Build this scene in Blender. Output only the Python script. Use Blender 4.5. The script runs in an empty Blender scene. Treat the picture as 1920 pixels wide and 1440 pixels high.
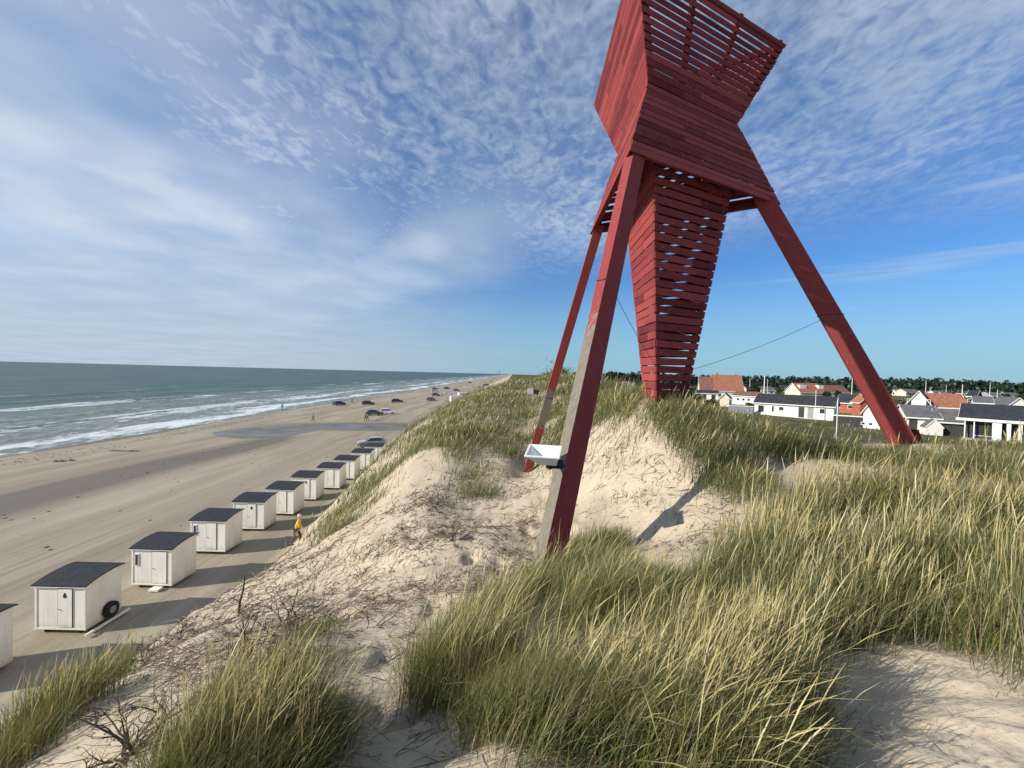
import bpy, bmesh, math, random
import numpy as np
from mathutils import Vector, Matrix
random.seed(7); rng = np.random.default_rng(11)
R = math.radians
C = bpy.context.scene.collection
sc = bpy.context.scene

# ------------------------------------------------------------------ camera, sky, sun, exposure
F_PX, PITCH_PX, ROLL = 804.0, 18.5, R(1.45)          # focal length in pixels of a 1920 wide frame
th = -math.atan(PITCH_PX / F_PX)
_F = Vector((0, math.cos(th), math.sin(th))); _R0 = Vector((1, 0, 0)); _U0 = _R0.cross(_F)
_R = _R0 * math.cos(ROLL) + _U0 * math.sin(ROLL); _U = _U0 * math.cos(ROLL) - _R0 * math.sin(ROLL)
cam = bpy.data.cameras.new("camera"); camo = bpy.data.objects.new("camera", cam); C.objects.link(camo)
cam.sensor_width = 36; cam.lens = 36 * F_PX / 1920; cam.clip_start = 0.05; cam.clip_end = 60000
camo.matrix_world = Matrix(((_R[0], _U[0], -_F[0], 0), (_R[1], _U[1], -_F[1], 0), (_R[2], _U[2], -_F[2], 0), (0, 0, 0, 1)))
sc.camera = camo
sc.view_settings.view_transform = 'Standard'; sc.view_settings.look = 'None'
sc.view_settings.gamma = 1; sc.view_settings.exposure = 0.27

SUN_EL, SUN_DIR = R(27), Vector((-0.95, -0.30))        # the sun stands left of and behind the camera
SUN_DIR.normalize()
sun = bpy.data.lights.new("sun", 'SUN'); suno = bpy.data.objects.new("sun", sun); C.objects.link(suno)
sun.energy = 5.0; sun.angle = R(0.5); sun.color = (1, 0.93, 0.82)
sv = Vector((SUN_DIR.x * math.cos(SUN_EL), SUN_DIR.y * math.cos(SUN_EL), math.sin(SUN_EL)))
suno.rotation_euler = sv.to_track_quat('Z', 'Y').to_euler()

def N(nt, kind, x=0, y=0, **kw):
    n = nt.nodes.new(kind)
    for k, v in kw.items():
        if k.startswith('_'): continue
        setattr(n, k, v)
    return n
def lk(nt, a, b): nt.links.new(a, b)
def mth(nt, op, a, b=None, c=None, clamp=False):
    n = nt.nodes.new('ShaderNodeMath'); n.operation = op; n.use_clamp = clamp
    for i, v in enumerate((a, b, c)):
        if v is None: continue
        if isinstance(v, (int, float)): n.inputs[i].default_value = v
        else: nt.links.new(v, n.inputs[i])
    return n.outputs[0]
def mixc(nt, f, a, b, blend='MIX'):
    n = nt.nodes.new('ShaderNodeMix'); n.data_type = 'RGBA'; n.blend_type = blend
    for s, v in ((n.inputs[0], f), (n.inputs[6], a), (n.inputs[7], b)):
        if isinstance(v, (int, float)): s.default_value = v
        elif isinstance(v, tuple): s.default_value = v if len(v) == 4 else (*v, 1)
        else: nt.links.new(v, s)
    return n.outputs[2]
def noise(nt, vec, scale, detail=4, rough=.55, dist=0):
    n = nt.nodes.new('ShaderNodeTexNoise'); n.inputs['Scale'].default_value = scale
    n.inputs['Detail'].default_value = detail; n.inputs['Roughness'].default_value = rough
    n.inputs['Distortion'].default_value = dist
    if vec is not None: nt.links.new(vec, n.inputs['Vector'])
    return n.outputs[0]
def ramp(nt, v, lo, hi, smooth=True):
    n = nt.nodes.new('ShaderNodeMapRange'); n.interpolation_type = 'SMOOTHSTEP' if smooth else 'LINEAR'
    nt.links.new(v, n.inputs[0]); n.inputs[1].default_value = lo; n.inputs[2].default_value = hi
    return n.outputs[0]
def mapping(nt, vec, scale=(1, 1, 1), rot=(0, 0, 0), loc=(0, 0, 0)):
    n = nt.nodes.new('ShaderNodeMapping'); nt.links.new(vec, n.inputs[0])
    n.inputs['Scale'].default_value = scale; n.inputs['Rotation'].default_value = rot; n.inputs['Location'].default_value = loc
    return n.outputs[0]

def build_world():
    w = bpy.data.worlds.new("World"); sc.world = w; w.use_nodes = True; nt = w.node_tree; nt.nodes.clear()
    out = N(nt, 'ShaderNodeOutputWorld'); bg = N(nt, 'ShaderNodeBackground'); lk(nt, bg.outputs[0], out.inputs[0])
    sky = N(nt, 'ShaderNodeTexSky', sky_type='NISHITA'); sky.sun_disc = False
    sky.sun_elevation = SUN_EL; sky.sun_rotation = math.atan2(SUN_DIR.x, SUN_DIR.y)
    sky.air_density = 1.0; sky.dust_density = 0.4; sky.ozone_density = 2.2
    skyc = mixc(nt, 1.0, sky.outputs[0], (0.50, 0.88, 1.34), 'MULTIPLY')
    tc = N(nt, 'ShaderNodeTexCoord'); sep = N(nt, 'ShaderNodeSeparateXYZ'); lk(nt, tc.outputs['Generated'], sep.inputs[0])
    hz_ = ramp(nt, sep.outputs[2], .26, -.02)
    hcol = mixc(nt, ramp(nt, sep.outputs[0], -.55, .25), (3.9, 4.9, 6.0), (3.2, 5.5, 6.9))
    skyc = mixc(nt, mth(nt, 'MULTIPLY', hz_, .85), skyc, hcol)
    zz = mth(nt, 'ADD', mth(nt, 'MAXIMUM', sep.outputs[2], 0.0), 0.06)
    px = mth(nt, 'DIVIDE', sep.outputs[0], zz); py = mth(nt, 'DIVIDE', sep.outputs[1], zz)
    cb = N(nt, 'ShaderNodeCombineXYZ'); lk(nt, px, cb.inputs[0]); lk(nt, py, cb.inputs[1]); P = cb.outputs[0]
    big = noise(nt, mapping(nt, P, (1, 1, 1), loc=(3, 1, 0)), 0.75, 4, .55)
    # distance across the edge of the cloud sheet
    s = mth(nt, 'ADD', mth(nt, 'MULTIPLY', px, 0.57), mth(nt, 'MULTIPLY', py, 0.82))
    s = mth(nt, 'ADD', s, mth(nt, 'MULTIPLY', mth(nt, 'SUBTRACT', big, 0.5), 1.3))
    s = mth(nt, 'SUBTRACT', s, mth(nt, 'MULTIPLY', mth(nt, 'MAXIMUM', mth(nt, 'MULTIPLY', px, -1), 0), .42))
    sheet = ramp(nt, s, 3.35, 1.8)
    # ripples: small cloudlets, drawn out along one way
    rip = noise(nt, mapping(nt, P, (11, 8, 1), rot=(0, 0, R(-25))), 1.0, 4, .55, .9)
    rip2 = noise(nt, mapping(nt, P, (27, 19, 1), rot=(0, 0, R(-35))), 1.0, 3, .5, .6)
    r = mth(nt, 'ADD', mth(nt, 'MULTIPLY', rip, .6), mth(nt, 'MULTIPLY', rip2, .4))
    cover = noise(nt, mapping(nt, P, (1, 1, 1), loc=(7.3, 2.2, 0)), 1.15, 3, .5)
    # veil: thicker to the left
    left = ramp(nt, mth(nt, 'ADD', px, mth(nt, 'MULTIPLY', cover, 1.2)), 0.55, -1.0)
    band = mth(nt, 'MULTIPLY', mth(nt, 'MULTIPLY', ramp(nt, s, .7, 1.8), ramp(nt, px, .55, -.5)), .8)
    left = mth(nt, 'MAXIMUM', left, band)
    ripd = ramp(nt, mth(nt, 'ADD', r, mth(nt, 'MULTIPLY', mth(nt, 'SUBTRACT', cover, .5), .55)), 0.30, 0.72)
    dens_r = mth(nt, 'MULTIPLY', mth(nt, 'ADD', mth(nt, 'MULTIPLY', ripd, .46), .13), sheet)
    soft = noise(nt, mapping(nt, P, (1, .55, 1), loc=(1, 5, 0)), 0.9, 4, .6, .4)
    veil = mth(nt, 'MULTIPLY', mth(nt, 'MULTIPLY', left, sheet), mth(nt, 'ADD', mth(nt, 'MULTIPLY', mth(nt, 'MULTIPLY', mth(nt, 'SUBTRACT', ramp(nt, soft, .3, .7), .5), ramp(nt, sep.outputs[2], .03, .30)), .40), .74))
    d = mth(nt, 'MAXIMUM', dens_r, veil)
    # thin streaks low in the sky
    st = noise(nt, mapping(nt, tc.outputs['Generated'], (2.2, 2.2, 34)), 1.0, 4, .55, .2)
    low = mth(nt, 'MULTIPLY', ramp(nt, st, .56, .78), .34)
    d = mth(nt, 'MAXIMUM', d, low)
    d = mth(nt, 'MAXIMUM', d, mth(nt, 'MULTIPLY', mth(nt, 'MULTIPLY', ramp(nt, sep.outputs[0], .12, -.62), ramp(nt, sep.outputs[2], .34, .06)), .70))
    shade = noise(nt, mapping(nt, P, (1, 1, 1), loc=(9, 9, 0)), 1.2, 3, .5)
    cc = mixc(nt, mth(nt, 'MULTIPLY', ramp(nt, shade, .3, .7), mth(nt, 'ADD', .25, mth(nt, 'MULTIPLY', ramp(nt, sep.outputs[2], .05, .35), .75))), (4.8, 6.0, 7.4), (8.0, 8.8, 9.6))
    fin = mixc(nt, d, skyc, cc)
    lk(nt, fin, bg.inputs[0]); bg.inputs[1].default_value = 0.082
build_world()

# ------------------------------------------------------------------ helpers
def at(px, py, Y):
    """point at depth Y (metres ahead) seen at photo pixel px, py"""
    d = _F + _R * ((px - 960) / F_PX) - _U * ((py - 720) / F_PX)
    return d * (Y / d.y)
def atz(px, py, z):
    d = _F + _R * ((px - 960) / F_PX) - _U * ((py - 720) / F_PX)
    return d * (z / d.z)
def proj(P):
    P = np.asarray(P, float); Fv, Rv, Uv = np.array(_F), np.array(_R), np.array(_U)
    d = P @ Fv; dd = np.where(np.abs(d) < 1e-3, 1e-3, d)
    return 960 + F_PX * (P @ Rv) / dd, 720 - F_PX * (P @ Uv) / dd, d
def tag(o, label=None, cat=None, group=None, kind=None):
    for k, v in (('label', label), ('category', cat), ('group', group), ('kind', kind)):
        if v: o[k] = v
    return o
def empty(name, loc, rz=0, label=None, cat=None, group=None):
    o = bpy.data.objects.new(name, None); C.objects.link(o); o.location = loc; o.rotation_euler = (0, 0, rz)
    o.empty_display_size = .3
    return tag(o, label, cat, group)
def obj(name, bm, mat, parent=None, smooth=False):
    me = bpy.data.meshes.new(name)
    if smooth:
        for f in bm.faces: f.smooth = True
    bmesh.ops.recalc_face_normals(bm, faces=bm.faces)
    bm.to_mesh(me); bm.free()
    for m in (mat if isinstance(mat, (list, tuple)) else [mat]): me.materials.append(m)
    o = bpy.data.objects.new(name, me); C.objects.link(o); o.parent = parent
    return o
def copy_tree(o, parent=None):
    c = o.copy(); C.objects.link(c); c.parent = parent
    for ch in list(o.children): copy_tree(ch, c)
    return c
def box(bm, c, s, M=None, mi=0, jit=0):
    v = []
    for dz in (-.5, .5):
        for dx, dy in ((-.5, -.5), (.5, -.5), (.5, .5), (-.5, .5)):
            p = Vector((c[0] + dx * s[0], c[1] + dy * s[1], c[2] + dz * s[2]))
            if M is not None: p = M @ p
            v.append(bm.verts.new(p))
    for q in ((0, 3, 2, 1), (4, 5, 6, 7), (0, 1, 5, 4), (1, 2, 6, 5), (2, 3, 7, 6), (3, 0, 4, 7)):
        f = bm.faces.new([v[i] for i in q]); f.material_index = mi
    return v
def hexa(bm, pts, mi=0):
    v = [bm.verts.new(p) for p in pts]
    for q in ((0, 3, 2, 1), (4, 5, 6, 7), (0, 1, 5, 4), (1, 2, 6, 5), (2, 3, 7, 6), (3, 0, 4, 7)):
        f = bm.faces.new([v[i] for i in q]); f.material_index = mi
    return v
def beam(bm, a, b, n1, w1, w2, w1b=None, w2b=None):
    """rectangular bar from a to b; n1 a horizontal normal of one face pair (thickness w1), the other pair is w2 apart"""
    a, b = Vector(a), Vector(b); n1 = Vector(n1).normalized(); n2 = Vector((-n1.y, n1.x, 0))
    w1b = w1b or w1; w2b = w2b or w2
    P = []
    for p, u, v in ((a, w1, w2), (b, w1b, w2b)):
        for s, t in ((-1, -1), (1, -1), (1, 1), (-1, 1)):
            P.append(p + n1 * (s * u / 2) + n2 * (t * v / 2))
    return hexa(bm, P)
def tube(bm, pts, rad, n=6, cap=True):
    pts = [Vector(p) for p in pts]; rads = rad if isinstance(rad, (list, tuple)) else [rad] * len(pts)
    rings = []
    for i, p in enumerate(pts):
        t = (pts[min(i + 1, len(pts) - 1)] - pts[max(i - 1, 0)])
        t = t.normalized() if t.length > 1e-9 else Vector((0, 0, 1))
        u = t.cross(Vector((0, 0, 1)));
        if u.length < .05: u = t.cross(Vector((1, 0, 0)))
        u.normalize(); v = t.cross(u)
        rings.append([bm.verts.new(p + (u * math.cos(a) + v * math.sin(a)) * rads[i]) for a in [2 * math.pi * k / n for k in range(n)]])
    for a, b in zip(rings[:-1], rings[1:]):
        for k in range(n): bm.faces.new((a[k], a[(k + 1) % n], b[(k + 1) % n], b[k]))
    if cap:
        bm.faces.new(rings[0][::-1]); bm.faces.new(rings[-1])
def np_mesh(name, V, Q, mats, cols=None, attr='col', smooth=False, uvmat=None):
    """fast quad/tri mesh from numpy"""
    me = bpy.data.meshes.new(name); nf, k = Q.shape
    me.vertices.add(len(V)); me.vertices.foreach_set('co', V.astype(np.float32).ravel())
    me.loops.add(nf * k); me.loops.foreach_set('vertex_index', Q.astype(np.int32).ravel())
    me.polygons.add(nf); me.polygons.foreach_set('loop_start', np.arange(0, nf * k, k, dtype=np.int32))
    me.polygons.foreach_set('loop_total', np.full(nf, k, dtype=np.int32))
    if smooth: me.polygons.foreach_set('use_smooth', np.ones(nf, dtype=bool))
    if cols is not None:
        a = me.color_attributes.new(attr, 'FLOAT_COLOR', 'POINT')
        a.data.foreach_set('color', np.concatenate([cols, np.ones((len(cols), 1))], 1).astype(np.float32).ravel())
    me.update(calc_edges=True)
    for m in mats: me.materials.append(m)
    return me

# ------------------------------------------------------------------ materials
def mat(name, col, rough=.7, var=.12, scale=6, bump=.0, bscale=30, spec=.3, metal=0, stretch=(1, 1, 1), coat=0):
    m = bpy.data.materials.new(name); m.use_nodes = True; nt = m.node_tree
    b = nt.nodes['Principled BSDF']; b.inputs['Roughness'].default_value = rough
    b.inputs['Specular IOR Level'].default_value = spec; b.inputs['Metallic'].default_value = metal
    if coat: b.inputs['Coat Weight'].default_value = coat
    tc = N(nt, 'ShaderNodeTexCoord'); v = mapping(nt, tc.outputs['Object'], stretch)
    n = noise(nt, v, scale, 5, .6)
    lo = tuple(max(0, c * (1 - var * 1.6)) for c in col); hi = tuple(min(1, c * (1 + var)) for c in col)
    lk(nt, mixc(nt, ramp(nt, n, .3, .7), lo, hi), b.inputs['Base Color'])
    if bump:
        bp = N(nt, 'ShaderNodeBump'); bp.inputs['Strength'].default_value = bump; bp.inputs['Distance'].default_value = .01
        lk(nt, noise(nt, v, bscale, 4, .6), bp.inputs['Height']); lk(nt, bp.outputs[0], b.inputs['Normal'])
    return m
M = {}
M['hut_white'] = mat('white_paint', (.80, .785, .72), .6, .07, 2.2, .25, 25, stretch=(1, 1, .25))
def dirty(m, top, col):
    nt = m.node_tree; b = nt.nodes['Principled BSDF']; src = b.inputs['Base Color'].links[0].from_socket; tc = N(nt, 'ShaderNodeTexCoord'); sp = N(nt, 'ShaderNodeSeparateXYZ'); lk(nt, tc.outputs['Object'], sp.inputs[0])
    n = noise(nt, mapping(nt, tc.outputs['Object'], (5, 5, .8)), 1, 5, .7); oi = N(nt, 'ShaderNodeObjectInfo')
    f = ramp(nt, mth(nt, 'SUBTRACT', mth(nt, 'ADD', mth(nt, 'MULTIPLY', n, top * 1.6), mth(nt, 'MULTIPLY', oi.outputs['Random'], top * .3)), sp.outputs[2]), 0, top * .9)
    st = mth(nt, 'MULTIPLY', ramp(nt, n, .56, .72), .22)
    lk(nt, mixc(nt, mth(nt, 'MAXIMUM', mth(nt, 'MULTIPLY', f, .55), st), src, col), b.inputs['Base Color'])
dirty(M['hut_white'], .5, (.40, .34, .25))
M['hut_trim'] = mat('white_trim', (.80, .78, .71), .55, .04, 4)
M['felt'] = mat('roofing_felt', (.028, .031, .038), .85, .25, 5, .4, 60)
M['black'] = mat('black_rubber', (.02, .02, .022), .7, .2, 8)
M['gap'] = mat('dark_gap', (.03, .03, .03), .9, .2, 8)
M['steel'] = mat('galvanised_steel', (.42, .43, .44), .45, .1, 8, metal=.7)
M['grey_wood'] = mat('grey_wood', (.30, .27, .23), .85, .25, 4, .4, 20, stretch=(3, 3, .5))
M['basin'] = mat('enamel', (.72, .75, .72), .35, .06, 5, spec=.5)
M['glass'] = mat('window_glass', (.03, .04, .05), .08, .1, 3, spec=.6)
M['rope'] = mat('steel_rope', (.05, .04, .04), .6, .1, 8)
M['wall_white'] = mat('white_render', (.72, .71, .67), .8, .05, .8)
M['wall_grey'] = mat('grey_boards', (.30, .31, .32), .8, .1, 2)
M['wall_cream'] = mat('cream_render', (.62, .57, .46), .8, .07, .8)
M['wall_dark'] = mat('dark_boards', (.05, .05, .055), .8, .15, 2)
M['wall_brick'] = mat('red_brick', (.36, .12, .065), .85, .12, 5)
M['roof_dark'] = mat('dark_roof', (.035, .037, .042), .75, .2, 1.5, .3, 8)
M['roof_grey'] = mat('grey_roof', (.12, .12, .125), .8, .15, 1.5, .3, 8)
M['roof_orange'] = mat('orange_tiles', (.32, .13, .08), .8, .2, 2, .3, 8)
M['roof_red'] = mat('red_brown_tiles', (.20, .095, .07), .8, .2, 2, .3, 8)
M['pole_white'] = mat('white_pole', (.72, .72, .70), .4, .03, 3)

def red_paint():
    m = bpy.data.materials.new('weathered_red_paint'); m.use_nodes = True; nt = m.node_tree
    b = nt.nodes['Principled BSDF']; b.inputs['Roughness'].default_value = .85; b.inputs['Specular IOR Level'].default_value = .08
    at_ = N(nt, 'ShaderNodeAttribute', attribute_name='col'); sp = N(nt, 'ShaderNodeSeparateColor'); lk(nt, at_.outputs['Color'], sp.inputs[0])
    geo = N(nt, 'ShaderNodeNewGeometry')
    v = mapping(nt, geo.outputs['Position'], (1, 1, 1))
    n1 = noise(nt, v, 3.5, 6, .65); n2 = noise(nt, mapping(nt, v, (9, 9, 1.2)), 2.2, 5, .7)
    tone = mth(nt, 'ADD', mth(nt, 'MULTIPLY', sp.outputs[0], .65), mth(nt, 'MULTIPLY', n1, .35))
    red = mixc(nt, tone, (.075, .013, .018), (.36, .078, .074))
    red = mixc(nt, mth(nt, 'MULTIPLY', ramp(nt, n2, .58, .74), .5), red, (.40, .20, .16))
    grey = mixc(nt, n2, (.09, .08, .065), (.28, .25, .20))
    wear = ramp(nt, mth(nt, 'ADD', sp.outputs[1], mth(nt, 'MULTIPLY', mth(nt, 'SUBTRACT', n2, .5), 1.1)), .42, .60)
    lk(nt, mixc(nt, wear, red, grey), b.inputs['Base Color'])
    bp = N(nt, 'ShaderNodeBump'); bp.inputs['Strength'].default_value = .5; bp.inputs['Distance'].default_value = .012
    lk(nt, n2, bp.inputs['Height']); lk(nt, bp.outputs[0], b.inputs['Normal'])
    return m
M['red'] = red_paint()

def ground_mat():
    m = bpy.data.materials.new('sand'); m.use_nodes = True; nt = m.node_tree
    b = nt.nodes['Principled BSDF']; b.inputs['Specular IOR Level'].default_value = .15
    a = N(nt, 'ShaderNodeAttribute', attribute_name='col'); sp = N(nt, 'ShaderNodeSeparateColor'); lk(nt, a.outputs['Color'], sp.inputs[0])
    beach, wet, veg = sp.outputs[0], sp.outputs[1], sp.outputs[2]
    geo = N(nt, 'ShaderNodeNewGeometry'); P = geo.outputs['Position']
    n1 = noise(nt, P, .9, 5, .6); n2 = noise(nt, P, 9, 5, .65); n3 = noise(nt, P, 45, 3, .6)
    nb = noise(nt, mapping(nt, P, (.30, .035, 1)), 1, 5, .6, .4)
    dune = mixc(nt, ramp(nt, n1, .3, .7), (.43, .36, .26), (.52, .445, .335))
    dune = mixc(nt, mth(nt, 'MULTIPLY', ramp(nt, n2, .48, .72), .6), dune, (.36, .285, .21))
    dune = mixc(nt, mth(nt, 'MULTIPLY', ramp(nt, n3, .60, .70), .7), dune, (.20, .15, .11))
    bch = mixc(nt, ramp(nt, nb, .30, .72), (.27, .23, .17), (.43, .375, .285))
    bch = mixc(nt, mth(nt, 'MULTIPLY', n2, .3), bch, (.22, .18, .125))
    trk = noise(nt, mapping(nt, P, (2.6, .045, 1), rot=(0, 0, R(3))), 1, 3, .6, .6)
    bch = mixc(nt, mth(nt, 'MULTIPLY', ramp(nt, trk, .55, .66), .30), bch, (.17, .14, .10))
    bch = mixc(nt, mth(nt, 'MULTIPLY', ramp(nt, noise(nt, P, 1.4, 5, .7), .58, .72), .35), bch, (.20, .165, .12))
    base = mixc(nt, beach, dune, bch)
    wetc = mixc(nt, nb, (.13, .115, .09), (.20, .17, .13))
    base = mixc(nt, ramp(nt, mth(nt, 'ADD', wet, mth(nt, 'MULTIPLY', mth(nt, 'SUBTRACT', nb, .5), .8)), .25, .75), base, wetc)
    gv = mixc(nt, ramp(nt, noise(nt, P, .22, 5, .65), .3, .7), (.055, .065, .022), (.14, .125, .055))
    base = mixc(nt, ramp(nt, mth(nt, 'ADD', veg, mth(nt, 'MULTIPLY', mth(nt, 'SUBTRACT', n1, .5), .7)), .35, .7), base, gv)
    lk(nt, base, b.inputs['Base Color'])
    lk(nt, mth(nt, 'SUBTRACT', .92, mth(nt, 'MULTIPLY', wet, .35)), b.inputs['Roughness'])
    bp = N(nt, 'ShaderNodeBump'); bp.inputs['Strength'].default_value = .55; bp.inputs['Distance'].default_value = .03
    hh = mth(nt, 'ADD', mth(nt, 'MULTIPLY', noise(nt, P, 5.5, 5, .6), 1.3), mth(nt, 'MULTIPLY', n3, .28))
    lk(nt, hh, bp.inputs['Height']); lk(nt, bp.outputs[0], b.inputs['Normal'])
    return m
M['sand'] = ground_mat()

def leaf_mat(name, trans=.25, bright=1.0):
    m = bpy.data.materials.new(name); m.use_nodes = True; nt = m.node_tree; nt.nodes.clear()
    out = N(nt, 'ShaderNodeOutputMaterial'); a = N(nt, 'ShaderNodeAttribute', attribute_name='col')
    c = a.outputs['Color']
    d = N(nt, 'ShaderNodeBsdfDiffuse'); t = N(nt, 'ShaderNodeBsdfTranslucent'); g = N(nt, 'ShaderNodeBsdfGlossy'); g.inputs[1].default_value = .45
    lk(nt, c, d.inputs[0]); lk(nt, c, t.inputs[0])
    mx = N(nt, 'ShaderNodeMixShader'); mx.inputs[0].default_value = trans; lk(nt, d.outputs[0], mx.inputs[1]); lk(nt, t.outputs[0], mx.inputs[2])
    m2 = N(nt, 'ShaderNodeMixShader'); m2.inputs[0].default_value = .04; lk(nt, mx.outputs[0], m2.inputs[1]); lk(nt, g.outputs[0], m2.inputs[2])
    lk(nt, m2.outputs[0], out.inputs[0])
    return m
M['grass'] = leaf_mat('marram_grass', .3); M['leaf'] = leaf_mat('foliage', .15); M['twig'] = leaf_mat('dry_twigs', .0)

def sea_mat():
    m = bpy.data.materials.new('sea_water'); m.use_nodes = True; nt = m.node_tree
    b = nt.nodes['Principled BSDF']; geo = N(nt, 'ShaderNodeNewGeometry'); P = geo.outputs['Position']
    sp = N(nt, 'ShaderNodeSeparateXYZ'); lk(nt, P, sp.inputs[0])
    n_far = noise(nt, mapping(nt, P, (.05, .014, 1)), 1, 5, .6); n_m = noise(nt, mapping(nt, P, (.45, .12, 1)), 1, 5, .6, .5)
    wob = mth(nt, 'MULTIPLY', mth(nt, 'SUBTRACT', noise(nt, mapping(nt, P, (.02, .012, 1), loc=(4, 2, 0)), 1, 4, .6), .5), 26)
    x = mth(nt, 'ADD', sp.outputs[0], wob)
    lace = noise(nt, mapping(nt, P, (.75, .26, 1), loc=(2, 7, 0)), 1, 7, .72, 1.2)
    lace2 = noise(nt, mapping(nt, P, (.12, .035, 1), loc=(5, 1, 0)), 1, 5, .65, .5)
    foam = None
    for c, w, th_ in ((-75, 9, .49), (-91, 8, .51), (-106, 7, .56), (-130, 9, .53), (-152, 7, .57), (-178, 6, .61)):
        band = mth(nt, 'SUBTRACT', 1, mth(nt, 'DIVIDE', mth(nt, 'ABSOLUTE', mth(nt, 'SUBTRACT', x, c)), w), clamp=True)
        l = mth(nt, 'ADD', mth(nt, 'MULTIPLY', lace, .5), mth(nt, 'MULTIPLY', lace2, .5))
        v = ramp(nt, mth(nt, 'ADD', l, mth(nt, 'MULTIPLY', band, .22)), th_ + .10, th_ + .22)
        v = mth(nt, 'MULTIPLY', v, ramp(nt, band, 0, .35))
        foam = v if foam is None else mth(nt, 'MAXIMUM', foam, v)
    shal = ramp(nt, sp.outputs[0], -150, -76)
    shallow_foam = mth(nt, 'MULTIPLY', mth(nt, 'MULTIPLY', ramp(nt, lace, .47, .64), shal), .72)
    caps = noise(nt, mapping(nt, P, (.16, .04, 1), loc=(11, 3, 0)), 1, 5, .7)
    caps = mth(nt, 'MULTIPLY', ramp(nt, caps, .655, .72), .75)
    foam = mth(nt, 'MAXIMUM', mth(nt, 'MAXIMUM', foam, shallow_foam), caps, clamp=True)
    water = mixc(nt, ramp(nt, n_far, .35, .65), (.034, .074, .066), (.066, .118, .098))
    water = mixc(nt, ramp(nt, sp.outputs[0], -180, -75), water, (.16, .19, .165))
    water = mixc(nt, mth(nt, 'MULTIPLY', ramp(nt, n_m, .35, .7), .35), water, (.025, .06, .06))
    lk(nt, mixc(nt, foam, water, (.66, .70, .70)), b.inputs['Base Color'])
    b.inputs['Specular IOR Level'].default_value = .16
    lk(nt, mth(nt, 'ADD', .42, mth(nt, 'MULTIPLY', foam, .5)), b.inputs['Roughness'])
    bp = N(nt, 'ShaderNodeBump'); bp.inputs['Strength'].default_value = .9; bp.inputs['Distance'].default_value = .5
    lk(nt, mth(nt, 'ADD', n_m, mth(nt, 'MULTIPLY', foam, .25)), bp.inputs['Height']); lk(nt, bp.outputs[0], b.inputs['Normal'])
    return m
M['sea'] = sea_mat()
pm = mat('shallow_pool_water', (.15, .145, .115), .42, .25, .25, .8, 1.2, spec=.3); M['pool'] = pm

# ------------------------------------------------------------------ terrain
def vnoise(x, y, seed, sx=1.0, sy=None):
    sy = sy or sx; X = np.asarray(x) / sx + 1000.5; Y = np.asarray(y) / sy + 1000.5
    xi = np.floor(X).astype(np.int64); yi = np.floor(Y).astype(np.int64); fx = X - xi; fy = Y - yi
    fx = fx * fx * (3 - 2 * fx); fy = fy * fy * (3 - 2 * fy)
    def h(a, b):
        v = (a * 374761393 + b * 668265263 + seed * 974711) & 0xFFFFFFFF
        v = ((v ^ (v >> 13)) * 1274126177) & 0xFFFFFFFF
        return ((v ^ (v >> 16)) & 0xFFFF) / 65535.0 - .5
    return (h(xi, yi) * (1 - fx) + h(xi + 1, yi) * fx) * (1 - fy) + (h(xi, yi + 1) * (1 - fx) + h(xi + 1, yi + 1) * fx) * fy
CP = [(0, 0, -1.65), (-2, 0, -1.75), (2, 0, -1.6), (0, -6, -1.7), (5, -5, -1.6), (-4, -5, -2.9), (5, 1, -1.35), (9, 3, -1.7)]
for px, py, Y in [(960, 1440, 1.85), (300, 1440, 2.25), (1700, 1440, 1.9), (1700, 1300, 2.6), (1900, 1350, 2.15), (1600, 1180, 3.5), (1900, 1280, 2.6),
                  (1700, 950, 6.5), (1750, 900, 7.6), (1900, 900, 8), (1550, 960, 6.2), (1500, 1060, 4.9), (1100, 1250, 3.0), (1100, 1080, 4.8), (1300, 1200, 3.4), (1300, 1080, 4.8), (950, 1200, 3.6), (850, 1300, 3.0), (700, 1400, 2.45),
                  (500, 1400, 2.4), (450, 1250, 3.6), (300, 1250, 5), (100, 1400, 3.2), (600, 1250, 3.9), (450, 1150, 6.8),
                  (700, 1100, 7), (800, 950, 11), (600, 1100, 8.5), (800, 1100, 6.3), (900, 1000, 9), (900, 880, 17), (960, 860, 19), (700, 980, 12.5), (760, 880, 18),
                  (800, 830, 24), (850, 780, 35), (1000, 760, 35), (950, 730, 55), (1000, 715, 80), (1060, 699, 95), (1120, 703, 70),
                  (1150, 1000, 8), (1250, 950, 8), (1400, 950, 7), (1150, 850, 10.8), (1120, 800, 15), (1250, 850, 9.5), (1400, 850, 9.5), (1500, 890, 8.5), (1350, 798, 13), (1500, 832, 13), (1600, 848, 12.5), (1450, 822, 17), (1130, 760, 22), (1200, 728, 25), (1130, 718, 40),
                  (1800, 850, 11), (1900, 840, 13)]:
    p = at(px, py, Y); CP.append((p.x, p.y, p.z))
CP += [(.5, 6.25, -2.95), (.66, 18.3, -4.15), (11.0, 11.8, -1.65), (4.15, 11.85, -.6), (4.9, 12.6, -.6), (3.5, 12.8, -.9),
       (9, 18, -2.0), (14, 18, -3.1), (18, 14, -2.8), (16, 8, -2.2), (14, 28, -3.2), (24, 24, -5.2), (26, 10, -4.6), (22, 2, -3.8), (34, 40, -6.6), (36, 14, -6.5), (20, 50, -5.2),
       (28, 80, -6.2), (45, 60, -7), (45, 20, -7), (14, 60, -2.2), (12, 90, -1.0), (25, 120, -5), (60, 120, -7.2), (9, 140, -1.6), (9, 300, -2.5), (30, 300, -6), (9, 1000, -3), (30, 1000, -6.5), (60, 400, -7.2), (60, 0, -7.2)]
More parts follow.
